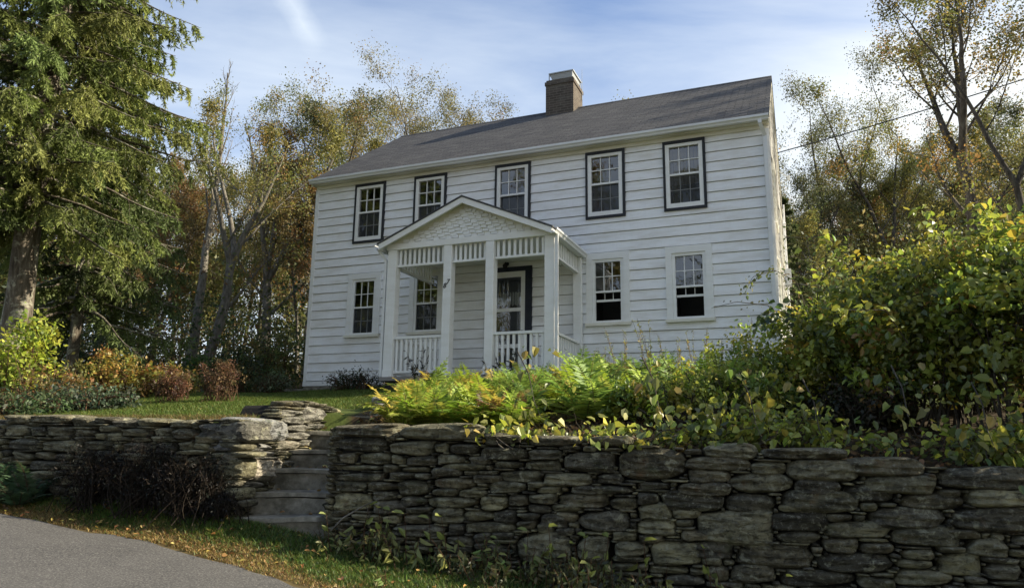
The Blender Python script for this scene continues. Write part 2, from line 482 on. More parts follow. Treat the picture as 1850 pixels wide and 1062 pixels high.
def tree(name, seed, height, rad, lean=(0, 0), start=.35, nl=12, ll=.38, nb=6, nt=4, nleaf=18, lsize=.11, cols=((.12, .1, .03),), wts=None,
         bark='bark_grey', up=.07, forks=0, fork_at=.55, spread=.9, wob=.07, leaf_mat='leaf', bare_top=0.0, wtrunk=.04, clump=.17, leaf_from=0., loc=(0, 0, 0), dropp=.0):
    rg = np.random.default_rng(seed); root = empty(name, loc)
    lines = []; tips = []
    tr, rr, d = grow(rg, (0, 0, -.2), (lean[0], lean[1], 1), height*(1 if not forks else fork_at+.02), rad, rad*(.12 if not forks else .75), 12, wtrunk, .03)
    rr[0] *= 1.5; rr[1] *= 1.12
    lines.append((tr, rr, 0)); mains = [(tr, rr, start)]
    if forks:
        p = tr[-1]
        for k in range(forks):
            a = 2*PI*k/forks + rg.uniform(-.4, .4)
            dd = unit(np.array([math.cos(a)*.34+lean[0]*.5, math.sin(a)*.34+lean[1]*.5, 1]))
            P, R, _ = grow(rg, p-d*.05, dd, height*(1-fork_at)*rg.uniform(.85, 1.08), rad*.62, rad*.1, 9, .06, .03)
            lines.append((P, R, 0)); mains.append((P, R, .05))
        mains[0] = (tr, rr, max(start, .6))
    nlm = max(2, nl//len(mains))
    for (P0, R0, s0) in mains:
        for i in range(nlm if s0 < .5 or len(mains) == 1 else max(1, nlm//2)):
            t = s0+(1-s0)*(i+rg.uniform(0, 1))/nlm; t = min(t, .985)
            p, dd = along(P0, t); a = i*2.4+rg.uniform(-.5, .5)
            frac = 1-.62*max(0, (t-s0)/(1-s0+1e-6))**1.3
            if rg.uniform() < dropp: continue
            L = height*ll*frac*rg.uniform(.7, 1.1)
            d1 = unit(np.array([math.cos(a)*spread, math.sin(a)*spread, .55+.5*rg.uniform()])+dd*.3)
            r1 = max(.02, np.interp(t, np.linspace(0, 1, len(R0)), R0)*.42)
            B, BR, _ = grow(rg, p, d1, L, r1, r1*.18, 7, wob, up)
            lines.append((B, BR, 1))
            bare1 = p[2] > height*(1-bare_top)
            for j in range(nb):
                tb = .22+.76*(j+rg.uniform())/nb; q, dq = along(B, min(tb, .99))
                d2 = unit(dq*.7+rdir(rg, 1)[0]*.75+np.array([0, 0, .15]))
                L2 = L*.45*(1.1-.5*tb)*rg.uniform(.7, 1.2); r2 = max(.008, r1*.4*(1-.5*tb))
                C, CR, _ = grow(rg, q, d2, L2, r2, r2*.3, 5, wob*1.6, up*.8)
                lines.append((C, CR, 2))
                for k in range(nt):
                    tc = .25+.75*(k+rg.uniform())/nt; q2, dq2 = along(C, min(tc, .99))
                    d3 = unit(dq2*.6+rdir(rg, 1)[0]*.8+np.array([0, 0, .1]))
                    D_, DR, _ = grow(rg, q2, d3, L2*.5*rg.uniform(.6, 1.3), r2*.45, r2*.15, 3, wob*2, up*.5)
                    lines.append((D_, DR, 3))
                    if not bare1: tips.append(D_)
    fz = height/max(l[0][:, 2].max() for l in lines)
    lines = [(l[0]*fz, l[1], l[2]) for l in lines]; tips = [q*fz for q in tips]
    tubes('trunk', lines, bark, root)
    if nleaf and tips:
        n = len(tips)*nleaf; T = np.repeat(np.array(tips), nleaf, 0)
        t = rg.uniform(.1, 1.15, size=(n, 1))*3; i = np.minimum(t.astype(int), 2)[:, 0]; f = t-i[:, None]
        ar = np.arange(n); P = T[ar, i]*(1-f)+T[ar, i+1]*f + rg.normal(size=(n, 3))*clump*height/12
        keep = P[:, 2] > height*leaf_from
        # whole clumps drift in colour together
        tc_ = np.array([q[0] for q in tips]); fr = 2.2/height*12/12; cell = np.floor(tc_*.8).astype(int)
        hsh = np.abs(np.sin(cell@np.array([12.9, 78.2, 37.7])+seed)*43758.5)%1.0
        cw = np.array(cols); pick = (hsh*len(cw)).astype(int) % len(cw); base = np.where(rg.uniform(size=(len(tips), 1)) < .6, cw[pick]*(1+.15*rg.normal(size=(len(tips), 1))), palette(rg, len(tips), cols, wts, .2))
        dense = np.clip(.25+1.1*((hsh*7.3) % 1.0), 0, 1); keep = keep & (np.repeat(dense, nleaf) > rg.uniform(size=n))
        bc = np.repeat(base, nleaf, 0)[keep]; P = P[keep]; n = len(P)
        c = np.clip(bc*(1+.22*rg.normal(size=(n, 1))), .004, .9)
        L = lsize*rg.uniform(.6, 1.3, n)
        leaves('crown', P, rdir(rg, n)+np.array([0, 0, -.35]), rdir(rg, n)+np.array([0, 0, .5]), L, L*.62, c, leaf_mat, root)
    return root

def spruce(name, seed, height, rad, z0, rmax, nbr=120, tw=13, nq=22, cols=None, loc=(0, 0, 0), nl=.11, side=None):
    rg = np.random.default_rng(seed); root = empty(name, loc)
    lines = []; tr, rr, _ = grow(rg, (0, 0, -.3), (0, 0, 1), height, rad, .02, 16, .012, .05)
    rr[0] *= 1.45; rr[1] *= 1.1; lines.append((tr, rr, 0)); Ps = []; Ds = []; Cs = []
    for i in range(nbr):
        t = (i+rg.uniform())/nbr; z = z0+(height-z0)*t**1.12
        p, _ = along(tr, (z+.3)/(height+.3)); a = i*2.39996+rg.uniform(-.3, .3)
        L = rmax*(1-t)**.9*rg.uniform(.66, 1.1)
        if z < z0+1.4: L *= rg.uniform(.4, 1.0)
        nseg = 8; el = .25-.35*(1-t)+rg.uniform(-.1, .1)
        d = np.array([math.cos(a)*math.cos(el), math.sin(a)*math.cos(el), math.sin(el)])
        pts = [p]
        for s in range(nseg):
            d = unit(d+np.array([0, 0, -.07 if s < 5 else .07])+rg.normal(size=3)*.05); pts.append(pts[-1]+d*L/nseg)
        B = np.array(pts); lines.append((B, np.linspace(.035*(1-t)+.012, .006, nseg+1), 2))
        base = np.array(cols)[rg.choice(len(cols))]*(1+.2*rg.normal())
        for k in range(tw):
            tb = .16+.84*(k+rg.uniform())/tw; q, dq = along(B, min(tb, .995))
            for sgn in (-1, 1):
                if rg.uniform() < .12: continue
                sd = unit(np.cross(dq, [0, 0, 1]))*sgn
                l2 = (.22+.55*rg.uniform())*min(1, L/2.2)*(1.15-.5*tb)
                dd = unit(dq*.55+sd*.75+np.array([0, 0, -.5-.5*rg.uniform()]))
                m_ = 4; tp = [q]
                for s in range(m_):
                    dd = unit(dd+np.array([0, 0, -.22])+rg.normal(size=3)*.08); tp.append(tp[-1]+dd*l2/m_)
                Tp = np.array(tp)
                if k % 2 == 0: lines.append((Tp, np.linspace(.007, .003, m_+1), 3))
                u = rg.uniform(0, 1, nq)*m_; ii = np.minimum(u.astype(int), m_-1); f = (u-ii)[:, None]
                pos = Tp[ii]*(1-f)+Tp[ii+1]*f; dr = unit(Tp[ii+1]-Tp[ii])
                Ps.append(pos); Ds.append(unit(dr*.75+rg.normal(size=(nq, 3))*.5+np.array([0, 0, -.1])))
                tipf = (u/m_)[:, None]
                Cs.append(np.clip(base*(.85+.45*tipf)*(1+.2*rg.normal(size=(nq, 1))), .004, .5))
    tubes('trunk', lines, 'bark_spruce', root, sides=(14, 6, 4, 3))
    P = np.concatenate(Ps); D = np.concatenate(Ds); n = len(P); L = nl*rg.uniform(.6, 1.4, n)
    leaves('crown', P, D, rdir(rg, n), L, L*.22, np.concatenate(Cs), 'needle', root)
    return root

def shrub(name, seed, blobs, nleaf, lsize, cols, wts=None, nstem=26, mt='leaf', twig='twig_brown', shape='quad', aspect=.6, shell=.55, loc=(0, 0, 0), stem_r=.010, droop=.3, gap=.0, sprays=0, clumps=60):
    """blobs: (cx,cy,cz,rx,ry,rz) ellipsoids in local space"""
    rg = np.random.default_rng(seed); root = empty(name, loc)
    B = np.array(blobs, float); vol = np.prod(B[:, 3:], 1)**.7; w = vol/vol.sum(); lines = []
    for i in range(nstem):
        b = B[rg.choice(len(B), p=w)]; e = rdir(rg, 1)[0]; e[2] = abs(e[2])*.9
        tip = b[:3]+e*b[3:]*rg.uniform(.6, .98)
        s = np.array([b[0]*.5+rg.normal()*.12, b[1]*.5+rg.normal()*.12, -.05])
        mid = (s+tip)/2+rg.normal(size=3)*.1; mid[2] += .15*abs(tip[2])
        t = np.linspace(0, 1, 7)[:, None]; P = (1-t)**2*s+2*t*(1-t)*mid+t*t*tip
        lines.append((P, np.linspace(stem_r*1.5, stem_r*.35, 7), 2))
        for k in range(4):
            q, dq = along(P, rg.uniform(.4, .98)); P2, R2, _ = grow(rg, q, dq+rdir(rg, 1)[0]*.8, .3*b[3:].mean(), stem_r*.5, stem_r*.2, 3, .15, .05)
            lines.append((P2, R2, 3))
    if lines: tubes('stems', lines, twig, root)
    # leaves gathered in sprays so that gaps remain between them
    nc = max(clumps, nleaf//26); ci = rg.choice(len(B), nc, p=w)
    e = rdir(rg, nc); rad = rg.uniform(0, 1, nc)**(1-shell)
    cen = B[ci, :3]+e*B[ci, 3:]*rad[:, None]
    cdir = unit(e+rg.normal(size=(nc, 3))*.5+np.array([0, 0, .2-droop]))
    per = nleaf//nc+1; n = nc*per
    C0 = np.repeat(cen, per, 0); D0 = np.repeat(cdir, per, 0)
    slen = B[ci, 3:].mean(1)*.42
    t = rg.uniform(-.5, .5, (n, 1))
    P = C0+D0*t*np.repeat(slen, per)[:, None]+rg.normal(size=(n, 3))*lsize*.9
    base = palette(rg, nc, cols, wts, .2); c = np.clip(np.repeat(base, per, 0)*(1+.2*rg.normal(size=(n, 1))), .004, .9)
    keep = P[:, 2] > .02; P = P[keep]; D0 = D0[keep]; c = c[keep]; n = len(P)
    L = lsize*(.4+1.1*rg.beta(1.6, 2.2, n))
    leaves('foliage', P, D0*.5+rdir(rg, n)*.8+np.array([0, 0, -droop]), rdir(rg, n)*.7+np.array([0, 0, .8]), L, L*aspect, c, mt, root, shape)
    return root

def fern(name, seed, nfr, length, cols, loc=(0, 0, 0), wts=None):
    rg = np.random.default_rng(seed); root = empty(name, loc); lines = []; VP = []; VD = []; VN = []; VL = []; VC = []
    for i in range(nfr):
        a = i*2.4+rg.uniform(-.4, .4); L = length*rg.uniform(.65, 1.15); el = rg.uniform(.75, 1.35)
        d = np.array([math.cos(a)*math.cos(el), math.sin(a)*math.cos(el), math.sin(el)]); n = 16
        pts = [np.array([rg.normal()*.05, rg.normal()*.05, -.02])]
        for k in range(n):
            d = unit(d+np.array([0, 0, -.045-.05*k/n*2])+rg.normal(size=3)*.015); pts.append(pts[-1]+d*L/n)
        P = np.array(pts); lines.append((P, np.linspace(.004, .0015, n+1), 3))
        col = palette(rg, 1, cols, wts, .2)[0]
        for k in range(2, n+1):
            for h in (0, .5):
                if k == n and h: continue
                q = P[k] if not h else (P[k]+P[k-1])/2
                dq = unit(P[k]-P[k-1]); S = unit(np.cross(dq, [0, 0, 1])); up = np.cross(S, dq)
                u = (k-2+h)/(n-2); w = L*.27*math.sin(PI*(.16+.84*u)**.75)*(1-.2*u)+.008
                for sg in (-1, 1):
                    VP.append(q); VD.append(S*sg+dq*.45+rg.normal(size=3)*.12+np.array([0, 0, -.12])); VN.append(up+rg.normal(size=3)*.2)
                    VL.append(w*rg.uniform(.8, 1.1)); VC.append(col*(1+.15*rg.normal()))
    tubes('stems', lines, 'twig_brown', root)
    VL = np.array(VL)
    leaves('fronds', np.array(VP), np.array(VD), np.array(VN), VL, np.minimum(VL*.4, .028), np.clip(np.array(VC), .004, .9), 'leaf', root)
    return root

def wispy(name, seed, nst, height, cols, lsize=.06, loc=(0, 0, 0), wts=None, nper=16, spread=.25, shape='quad', aspect=.3, hang=.2, stem='twig_brown', mt='leaf'):
    rg = np.random.default_rng(seed); root = empty(name, loc); lines = []; Ps = []; Ds = []; Cs = []
    for i in range(nst):
        a = rg.uniform(0, 2*PI); P, R, _ = grow(rg, (rg.normal()*.05, rg.normal()*.05, -.03), (math.cos(a)*spread, math.sin(a)*spread, 1), height*rg.uniform(.55, 1.1), .006, .002, 8, .07, .0)
        lines.append((P, R, 3))
        col = palette(rg, 1, cols, wts, .15)[0]
        for k in range(nper):
            q, dq = along(P, rg.uniform(.18, 1)); Ps.append(q); e = rdir(rg, 1)[0]; Ds.append(e*.9+dq*.5-np.array([0, 0, hang])); Cs.append(np.clip(col*(1+.22*rg.normal()), .004, .9))
    tubes('stems', lines, stem, root)
    n = len(Ps); L = lsize*rg.uniform(.5, 1.3, n)
    leaves('foliage', np.array(Ps), np.array(Ds), rdir(rg, n)+np.array([0, -.3, .2]), L, L*aspect, np.array(Cs), mt, root, shape)
    return root
# ================================================================== HOUSE
house = empty('clapboard_house', tuple(HT), -YAW)
tag(house, 'white clapboard two storey house with grey shingle roof, brick chimney and front porch', 'house')
LX, LD, ZE, ZR = 10.73, 8.08, 5.026, 7.936

def siding(name, fmap, u0, u1, z0, z1, openings, parent, course=.212, lip=.024, limits=None, mt='siding_white', jseed=1):
    """lapped boards; fmap(u, out, z) -> local xyz"""
    V = []; F = []; rg = random.Random(jseed)
    zc = [z0]
    while zc[-1] < z1-1e-4: zc.append(min(zc[-1]+course, z1))
    for zb, zt in zip(zc[:-1], zc[1:]):
        h = zt-zb; wv = 0
        zs = sorted({zb, zt, *[min(max(o[i], zb), zt) for o in openings for i in (2, 3)]})
        for za, zz in zip(zs[:-1], zs[1:]):
            if zz-za < 1e-4: continue
            l0, l1 = (limits(za) if limits else (u0, u1)); m0, m1 = (limits(zz) if limits else (u0, u1))
            if l1-l0 < .02: continue
            us = sorted({l0, l1, *[o[i] for o in openings for i in (0, 1) if l0 < o[i] < l1]})
            for a, b in zip(us[:-1], us[1:]):
                mid = (a+b)/2; zm = (za+zz)/2
                if any(o[0] < mid < o[1] and o[2] < zm < o[3] for o in openings): continue
                at_, bt_ = (m0 if a == l0 else a), (m1 if b == l1 else b)
                oa = lip*(1-(za-zb)/h)+.004+wv; ob = lip*(1-(zz-zb)/h)+.004+wv
                k = len(V)
                if abs(za-zb) < 1e-5 and zz-za > .03:   # groove added under each board to darken its shadow line
                    zs_ = za+.011; V += [fmap(a, oa, zs_), fmap(b, oa, zs_), fmap(bt_, ob, zz), fmap(at_, ob, zz), fmap(a, -.035, zs_), fmap(b, -.035, zs_), fmap(a, -.035, za), fmap(b, -.035, za), fmap(a, .004, za), fmap(b, .004, za)]
                    F += [(k, k+1, k+2, k+3), (k+4, k+5, k+1, k), (k+6, k+7, k+5, k+4), (k+8, k+9, k+7, k+6)]
                else:
                    V += [fmap(a, oa, za), fmap(b, oa, za), fmap(bt_, ob, zz), fmap(at_, ob, zz)]; F.append((k, k+1, k+2, k+3))
    return mesh_obj(name, V, F, mt, parent)

UPX = [1.155, 2.807, 4.893, 7.014, 8.675]; UZ0, UZ1, UW = 3.291, 4.79, .86
LOX = [1.104, 2.79, 7.018, 8.670]; LZ0, LZ1, LW = .998, 2.54, .911
openings = [(x+.05, x+UW-.05, UZ0+.05, UZ1-.05) for x in UPX]+[(x+.08, x+LW-.08, LZ0+.05, LZ1-.08) for x in LOX]+[(4.76, 5.75, -.12, 2.33)]
siding('front_wall', lambda u, o, z: (u, -o, z), 0, LX, 0, 4.80, openings, house)
def rake(z):
    if z <= 4.8: return (0, LD)
    t = (z-4.8)/(ZR-.16-4.8)*LD/2; return (t, LD-t)
sidewin = [(1.5, 2.4, .99, 2.5), (5.2, 6.1, .99, 2.5), (1.5, 2.4, 3.3, 4.75), (5.2, 6.1, 3.3, 4.75)]
sop = [(a+.06, b-.06, c+.06, d-.06) for a, b, c, d in sidewin]
siding('gable_wall', lambda u, o, z: (LX+o, u, z), 0, LD, 0, ZR-.16, sop, house, limits=rake, jseed=2)
siding('gable_wall', lambda u, o, z: (-o, LD-u, z), 0, LD, 0, ZR-.16, [], house, limits=lambda z: rake(z), jseed=3)
siding('back_wall', lambda u, o, z: (LX-u, LD+o, z), 0, LX, 0, 4.8, [], house, jseed=4)
# trim
b = MB()
b.box(-.008, .075, -.028, .0, 0, 4.8)
b.box(-.028, -.001, -.026, .08, 0, 4.79)
b.build('corner_board', 'trim_white', house)
b = MB(); b.box(LX-.085, LX+.008, -.040, .0, 0, 4.8); b.box(LX+.001, LX+.042, -.036, .1, 0, 4.79)
b.build('corner_board', 'trim_white', house)
MB().box(LX+.002, LX+.04, LD-.1, LD+.01, 0, 4.79).build('corner_board', 'trim_cream', house)
b = MB(); b.box(-.03, LX+.03, -.035, -.002, -.11, -.004); b.box(LX+.002, LX+.034, 0, LD, -.11, -.005); b.box(-.034, -.002, 0, LD, -.11, -.005)
b.build('skirt_board', 'trim_white', house)
b = MB(); b.box(.0, LX, .01, LD, -1.2, -.112)
f_ = b.build('foundation', 'concrete', house)
MB().box(-.40, 3.2, -.42, .006, -.55, -.20).box(-.02, LX+.02, -.012, .008, -1.2, -.114).build('foundation_ledge', 'concrete', f_)
# eave
b = MB(); b.box(-.06, LX+.05, -.205, -.178, 4.89, 5.0); b.box(-.06, LX+.05, -.177, .0, 4.872, 4.888); b.box(.0, LX, -.048, -.0, 4.797, 4.871)
b.build('cornice', 'trim_cream', house)
def ktub(x0, x1, y, z):   # k-style gutter, open on top
    b = MB(); prof = [(y, z+.105), (y, z), (y-.07, z), (y-.085, z+.035), (y-.112, z+.06), (y-.112, z+.105), (y-.104, z+.105), (y-.104, z+.066), (y-.078, z+.04), (y-.066, z+.008), (y-.008, z+.008), (y-.008, z+.105)]
    b.prism(prof, 0, x0, x1); return b
ktub(-.06, LX+.06, -.207, 4.885).build('gutter', 'metal_white', house)
# main roof
SL = (ZR-ZE)/(LD/2+.2)
def roof_z(y): return ZE+(y+.2)*SL
b = MB()
x0, x1 = -.09, LX+.07; th = .05
b.prism([(-.235, roof_z(-.235)), (LD/2, ZR), (LD+.235, roof_z(-.235)), (LD+.235, roof_z(-.235)-th), (LD/2, ZR-th), (-.235, roof_z(-.235)-th)], 0, x0, x1)
roof = b.build('roof', 'shingle', house)
b = MB(); b.prism([(-.25, roof_z(-.25)-.052), (-.21, roof_z(-.21)-.052), (-.21, roof_z(-.21)-.075), (-.25, roof_z(-.25)-.075)], 0, x0, x1)
b.build('drip_edge', 'plain_dark', roof)
b = MB(); b.prism([(LD/2-.12, ZR-.12*SL+.014), (LD/2, ZR+.018), (LD/2+.12, ZR-.12*SL+.014), (LD/2+.12, ZR-.12*SL+.004), (LD/2, ZR+.003), (LD/2-.12, ZR-.12*SL+.004)], 0, x0+.005, x1-.005)
b.build('ridge_cap', 'shingle', roof)
for xa, xb in ((-.075, -.035), (LX+.02, LX+.055)):
    b = MB()
    for s in (1, -1):
        f = (lambda y: y) if s == 1 else (lambda y: LD-y)
        b.prism([(f(-.17), roof_z(-.17)-th-.003), (f(LD/2), ZR-th-.003), (f(LD/2), ZR-th-.19), (f(-.17), roof_z(-.17)-th-.15)], 0, xa, xb)
    b.build('rake_board', 'trim_cream', house)
# chimney
CX0, CX1, CY0, CY1 = 4.83, 5.64, 3.55, 4.43
b = MB(); b.box(CX0, CX1, CY0, CY1, 6.9, 8.50); b.box(CX0-.025, CX1+.025, CY0-.025, CY1+.025, 8.50, 8.60); b.box(CX0+.01, CX1-.01, CY0+.01, CY1-.01, 8.60, 8.66)
chim = b.build('chimney', 'brick', roof)
b = MB(); zc = roof_z(CY0)
b.prism([(CY0-.09, roof_z(CY0-.09)+.006), (CY1+.05, ZR+.03), (CY1+.05, ZR+.01), (CY0-.09, roof_z(CY0-.09)-.01)], 0, CX0-.07, CX1+.05)
b.build('flashing', 'plain_dark', roof)
b = MB(); k = len(b.v)
q = [(CX0+.16, CY0+.12), (CX1-.1, CY0+.12), (CX1-.1, CY1-.12), (CX0+.16, CY1-.12)]; q2 = [(CX0+.10, CY0+.06), (CX1-.04, CY0+.06), (CX1-.04, CY1-.06), (CX0+.10, CY1-.06)]
b.v += [(x, y, 8.67) for x, y in q]+[(x, y, 8.86) for x, y in q2]
b.f += [(0, 1, 5, 4), (1, 2, 6, 5), (2, 3, 7, 6), (3, 0, 4, 7), (3, 2, 1, 0)]
b.box(CX0+.07, CX1-.01, CY0+.03, CY1-.03, 8.862, 8.89)
for x in (CX0+.085, CX1-.05):
    for y in (CY0+.05, CY1-.05): b.box(x-.012, x+.012, y-.012, y+.012, 8.6, 8.862)
b.build('chimney_cap', 'galvanised', roof)
MB().tube([(CX1+.02, CY1-.1, 8.3), (CX1+.02, CY1-.1, 9.25)], [.012, .004], 6).build('lightning_rod', 'galvanised', roof)
# downspouts
b = MB(); b.bar((LX-.11, -.26, 4.9), (LX-.11, -.26, 4.82), .07, .06, (0, 1, 0)); b.bar((LX-.11, -.26, 4.83), (LX-.035, -.085, 4.62), .07, .06, (0, 1, 0)); b.bar((LX-.035, -.085, 4.64), (LX-.035, -.085, -.05), .075, .06, (0, 1, 0))
b.build('downspout', 'metal_white', house)

# ---- windows
def frame(b, x0, x1, z0, z1, l, r, t, bo, y0, y1):
    b.box(x0, x0+l, y0, y1, z0, z1); b.box(x1-r, x1, y0, y1, z0, z1)
    b.box(x0+l, x1-r, y0, y1, z1-t, z1); b.box(x0+l, x1-r, y0, y1, z0, z0+bo); return b
def quad(name, x0, x1, z0, z1, y, mt, parent):
    return mesh_obj(name, [(x0, y, z0), (x1, y, z0), (x1, y, z1), (x0, y, z1)], [(0, 1, 2, 3)], mt, parent)
def recess(parent, x0, x1, z0, z1, y0=.075, y1=.7, mt='plain_dark'):  # near-black lining stands in for the unlit room behind the glass
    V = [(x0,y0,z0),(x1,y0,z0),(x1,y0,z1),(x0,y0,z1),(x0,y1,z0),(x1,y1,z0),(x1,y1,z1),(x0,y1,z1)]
    return mesh_obj('unlit_room_box', V, [(4,5,6,7),(0,4,7,3),(1,2,6,5),(0,1,5,4),(3,7,6,2)], mt, parent)
def muntins(x0, x1, z0, z1, y0, y1, w=.018, nx=3, nz=2):
    b = MB()
    for i in range(1, nx):
        x = x0+(x1-x0)*i/nx; b.box(x-w/2, x+w/2, y0, y1, z0, z1)
    for j in range(1, nz):
        z = z0+(z1-z0)*j/nz
        for i in range(nx):
            a = x0+(x1-x0)*i/nx+(w/2 if i else 0); c = x0+(x1-x0)*(i+1)/nx-(w/2 if i < nx-1 else 0)
            b.box(a, c, y0+.002, y1-.002, z-w/2, z+w/2)
    return b
def upper_window(x):
    H = UZ1-UZ0
    w = frame(MB(), 0, UW, 0, H, .05, .056, .07, .055, -.055, .03).build('window', 'frame_black', house)
    w.location = (x, 0, UZ0)
    frame(MB(), .05, UW-.056, .055, H-.07, .08, .08, .065, .095, -.046, .035).build('sash_frame', 'trim_white', w)
    gx0, gx1, gz0, gz1, gm = .13, UW-.136, .15, H-.135, .766
    MB().box(gx0, gx1, -.03, .04, gm-.02, gm+.022).build('meeting_rail', 'trim_white', w)
    muntins(gx0, gx1, gm+.022, gz1, -.02, .012, .017).build('muntins', 'trim_white', w)
    muntins(gx0, gx1, gz0, gm-.02, .03, .05, .014).build('muntins', 'trim_white', w)
    quad('pane', gx0, gx1, gm+.02, gz1, .006, 'glass', w); quad('pane', gx0, gx1, gz0, gm-.02, .042, 'glass', w)
    quad('insect_screen', gx0, gx1, gz0, gm-.02, -.012, 'screen', w)
    recess(w, gx0-.05, gx1+.05, gz0-.05, gz1+.04)
    return w
uw = upper_window(UPX[0])
for x in UPX[1:]:
    c = copy_tree(uw, house); c.location = (x, 0, UZ0)
last = c
cb = MB()
for i in range(9):
    cb.box(.11+i*.07, .11+i*.07+.06, .16+.012*(i % 2), .18+.012*(i % 2), .60, 1.40)
cb.build('curtain', 'curtain_tan', last)
def lower_window(x, raised):
    H = LZ1-LZ0
    b = MB(); b.box(0, .125, -.05, .02, .06, H); b.box(LW-.125, LW, -.05, .02, .06, H); b.box(.125, LW-.125, -.05, .02, H-.14, H)
    w = b.build('window', 'trim_white', house); w.location = (x, 0, LZ0)
    MB().box(-.02, LW+.02, -.095, .02, .0, .058).build('sill', 'trim_cream', w)
    frame(MB(), .127, LW-.127, .06, H-.142, .062, .062, .06, .05, -.028, .03).build('sash_frame', 'trim_white', w)
    gx0, gx1, gz0, gz1, gm = .189, LW-.189, .11, H-.205, .715
    MB().box(gx0, gx1, -.018, .04, gm-.018, gm+.02).build('meeting_rail', 'trim_white', w)
    muntins(gx0, gx1, gm+.02, gz1, -.01, .014, .016).build('muntins', 'trim_white', w)
    quad('pane', gx0, gx1, gm+.02, gz1, .006, 'glass', w)
    if raised:
        MB().box(gx0, gx1, .05, .08, gm-.20, gm-.155).build('raised_sash', 'trim_white', w)
        for i in (1, 2):
            xm = gx0+(gx1-gx0)*i/3; MB().box(xm-.006, xm+.006, .055, .07, gm-.154, gm-.019).build('muntin', 'trim_white', w)
    else:
        muntins(gx0, gx1, gz0, gm-.018, .03, .048, .013).build('muntins', 'trim_white', w)
        quad('pane', gx0, gx1, gz0, gm-.018, .045, 'glass', w); quad('insect_screen', gx0, gx1, gz0, gm-.018, -.006, 'screen', w)
    recess(w, gx0-.04, gx1+.04, gz0-.04, gz1+.04, y0=.085)
    return w
l0 = lower_window(LOX[0], False); l1 = copy_tree(l0, house); l1.location = (LOX[1], 0, LZ0)
l2 = lower_window(LOX[2], True); l3 = copy_tree(l2, house); l3.location = (LOX[3], 0, LZ0)
for w in (l2, l3): w['label'] = 'lower window with its sash raised over a dark opening'
for a, b_, c_, d in sidewin:
    w = MB(); y0, y1 = a, b_
    for q in ((y0, y0+.1, c_, d), (y1-.1, y1, c_, d), (y0+.1, y1-.1, d-.12, d), (y0+.1, y1-.1, c_, c_+.08)): w.box(LX-.03, LX+.06, *q)
    w = w.build('window', 'trim_cream', house)
    mesh_obj('pane', [(LX-.0, y0+.1, c_+.08), (LX-.0, y1-.1, c_+.08), (LX-.0, y1-.1, d-.12), (LX-.0, y0+.1, d-.12)], [(0, 1, 2, 3)], 'glass', w)
    zm = (c_+d)/2; MB().box(LX-.02, LX+.03, y0+.1, y1-.1, zm-.02, zm+.02).build('meeting_rail', 'trim_cream', w)
    V = [(LX-.05, y0, c_), (LX-.05, y1, c_), (LX-.05, y1, d), (LX-.05, y0, d)]
    MB().box(LX-.5, LX-.05, y0+.07, y1-.07, c_+.07, d-.07).build('unlit_room_box', 'plain_dark', w)  # solid dark block in place of the unlit room
# side conduit, meter
b = MB(); b.tube([(LX+.08, 7.6, -.1), (LX+.08, 7.6, 5.6)], .035, 8); b.tube([(LX+.09, 6.8, -.1), (LX+.09, 6.8, 3.0)], .03, 8)
for z in (.8, 2.2, 3.6, 5.0): b.box(LX+.02, LX+.13, 7.53, 7.67, z, z+.03)
cd = b.build('conduit', 'metal_white', house)
MB().box(LX+.03, LX+.20, 6.65, 6.95, 3.0, 3.45).build('meter_box', 'galvanised', cd)
b = MB(); b.tube([(LX+.03, 6.3, 6.2), (LX+.30, 6.3, 5.95)], .014, 6); b.tube([(LX+.03, 6.3, 5.75), (LX+.30, 6.3, 5.95)], .014, 6); b.tube([(LX+.30, 6.3, 6.02), (LX+.30, 6.3, 5.88)], .03, 8)
b.build('service_bracket', 'galvanised', house)

# ---- door
DX0, DX1, DZ1 = 4.71, 5.806, 2.395
b = MB(); b.box(DX0, DX0+.15, -.05, .04, -.11, DZ1); b.box(DX1-.153, DX1, -.05, .04, -.11, DZ1); b.box(DX0+.15, DX1-.153, -.05, .04, DZ1-.102, DZ1)
door = b.build('door', 'door_navy', house)
sx0, sx1, sz1 = DX0+.152, DX1-.155, DZ1-.104
b = MB(); frame(b, sx0, sx1, -.10, sz1, .10, .10, .125, .28, -.035, .0); b.box(sx0+.1, sx1-.1, -.033, -.002, 1.41, 1.485); b.box(sx0+.1, sx1-.1, -.033, -.002, .62, .70)
b.build('storm_door', 'trim_white', door)
quad('pane', sx0+.1, sx1-.1, 1.485, sz1-.125, -.016, 'glass', door); quad('pane', sx0+.1, sx1-.1, .70, 1.41, -.017, 'glass', door); quad('pane', sx0+.1, sx1-.1, .18, .62, -.018, 'glass', door)
V = []; F = []
nn = 40
for i in range(nn+1):
    x = sx0+.1+(sx1-sx0-.2)*i/nn; y = .045+.012*math.sin(i*1.9); zb = 1.56+.02*math.sin(i*.95)
    V += [(x, y, zb), (x, y, 1.84+.015*math.sin(i*1.3))]
F = [(2*i, 2*i+2, 2*i+3, 2*i+1) for i in range(nn) if i % 4 != 3]
mesh_obj('lace_curtain', V, F, 'curtain_lace', door)
MB().box(sx0+.02, sx1-.02, .06, .10, -.10, 1.44).build('inner_door_panel', 'door_navy', door)
recess(door, sx0+.02, sx1-.02, 1.442, sz1, .06, .8)
MB().tube([(sx1-.05, -.035, .98), (sx1-.05, -.075, .98), (sx1-.11, -.08, .97)], .012, 8).build('handle', 'galvanised', door)

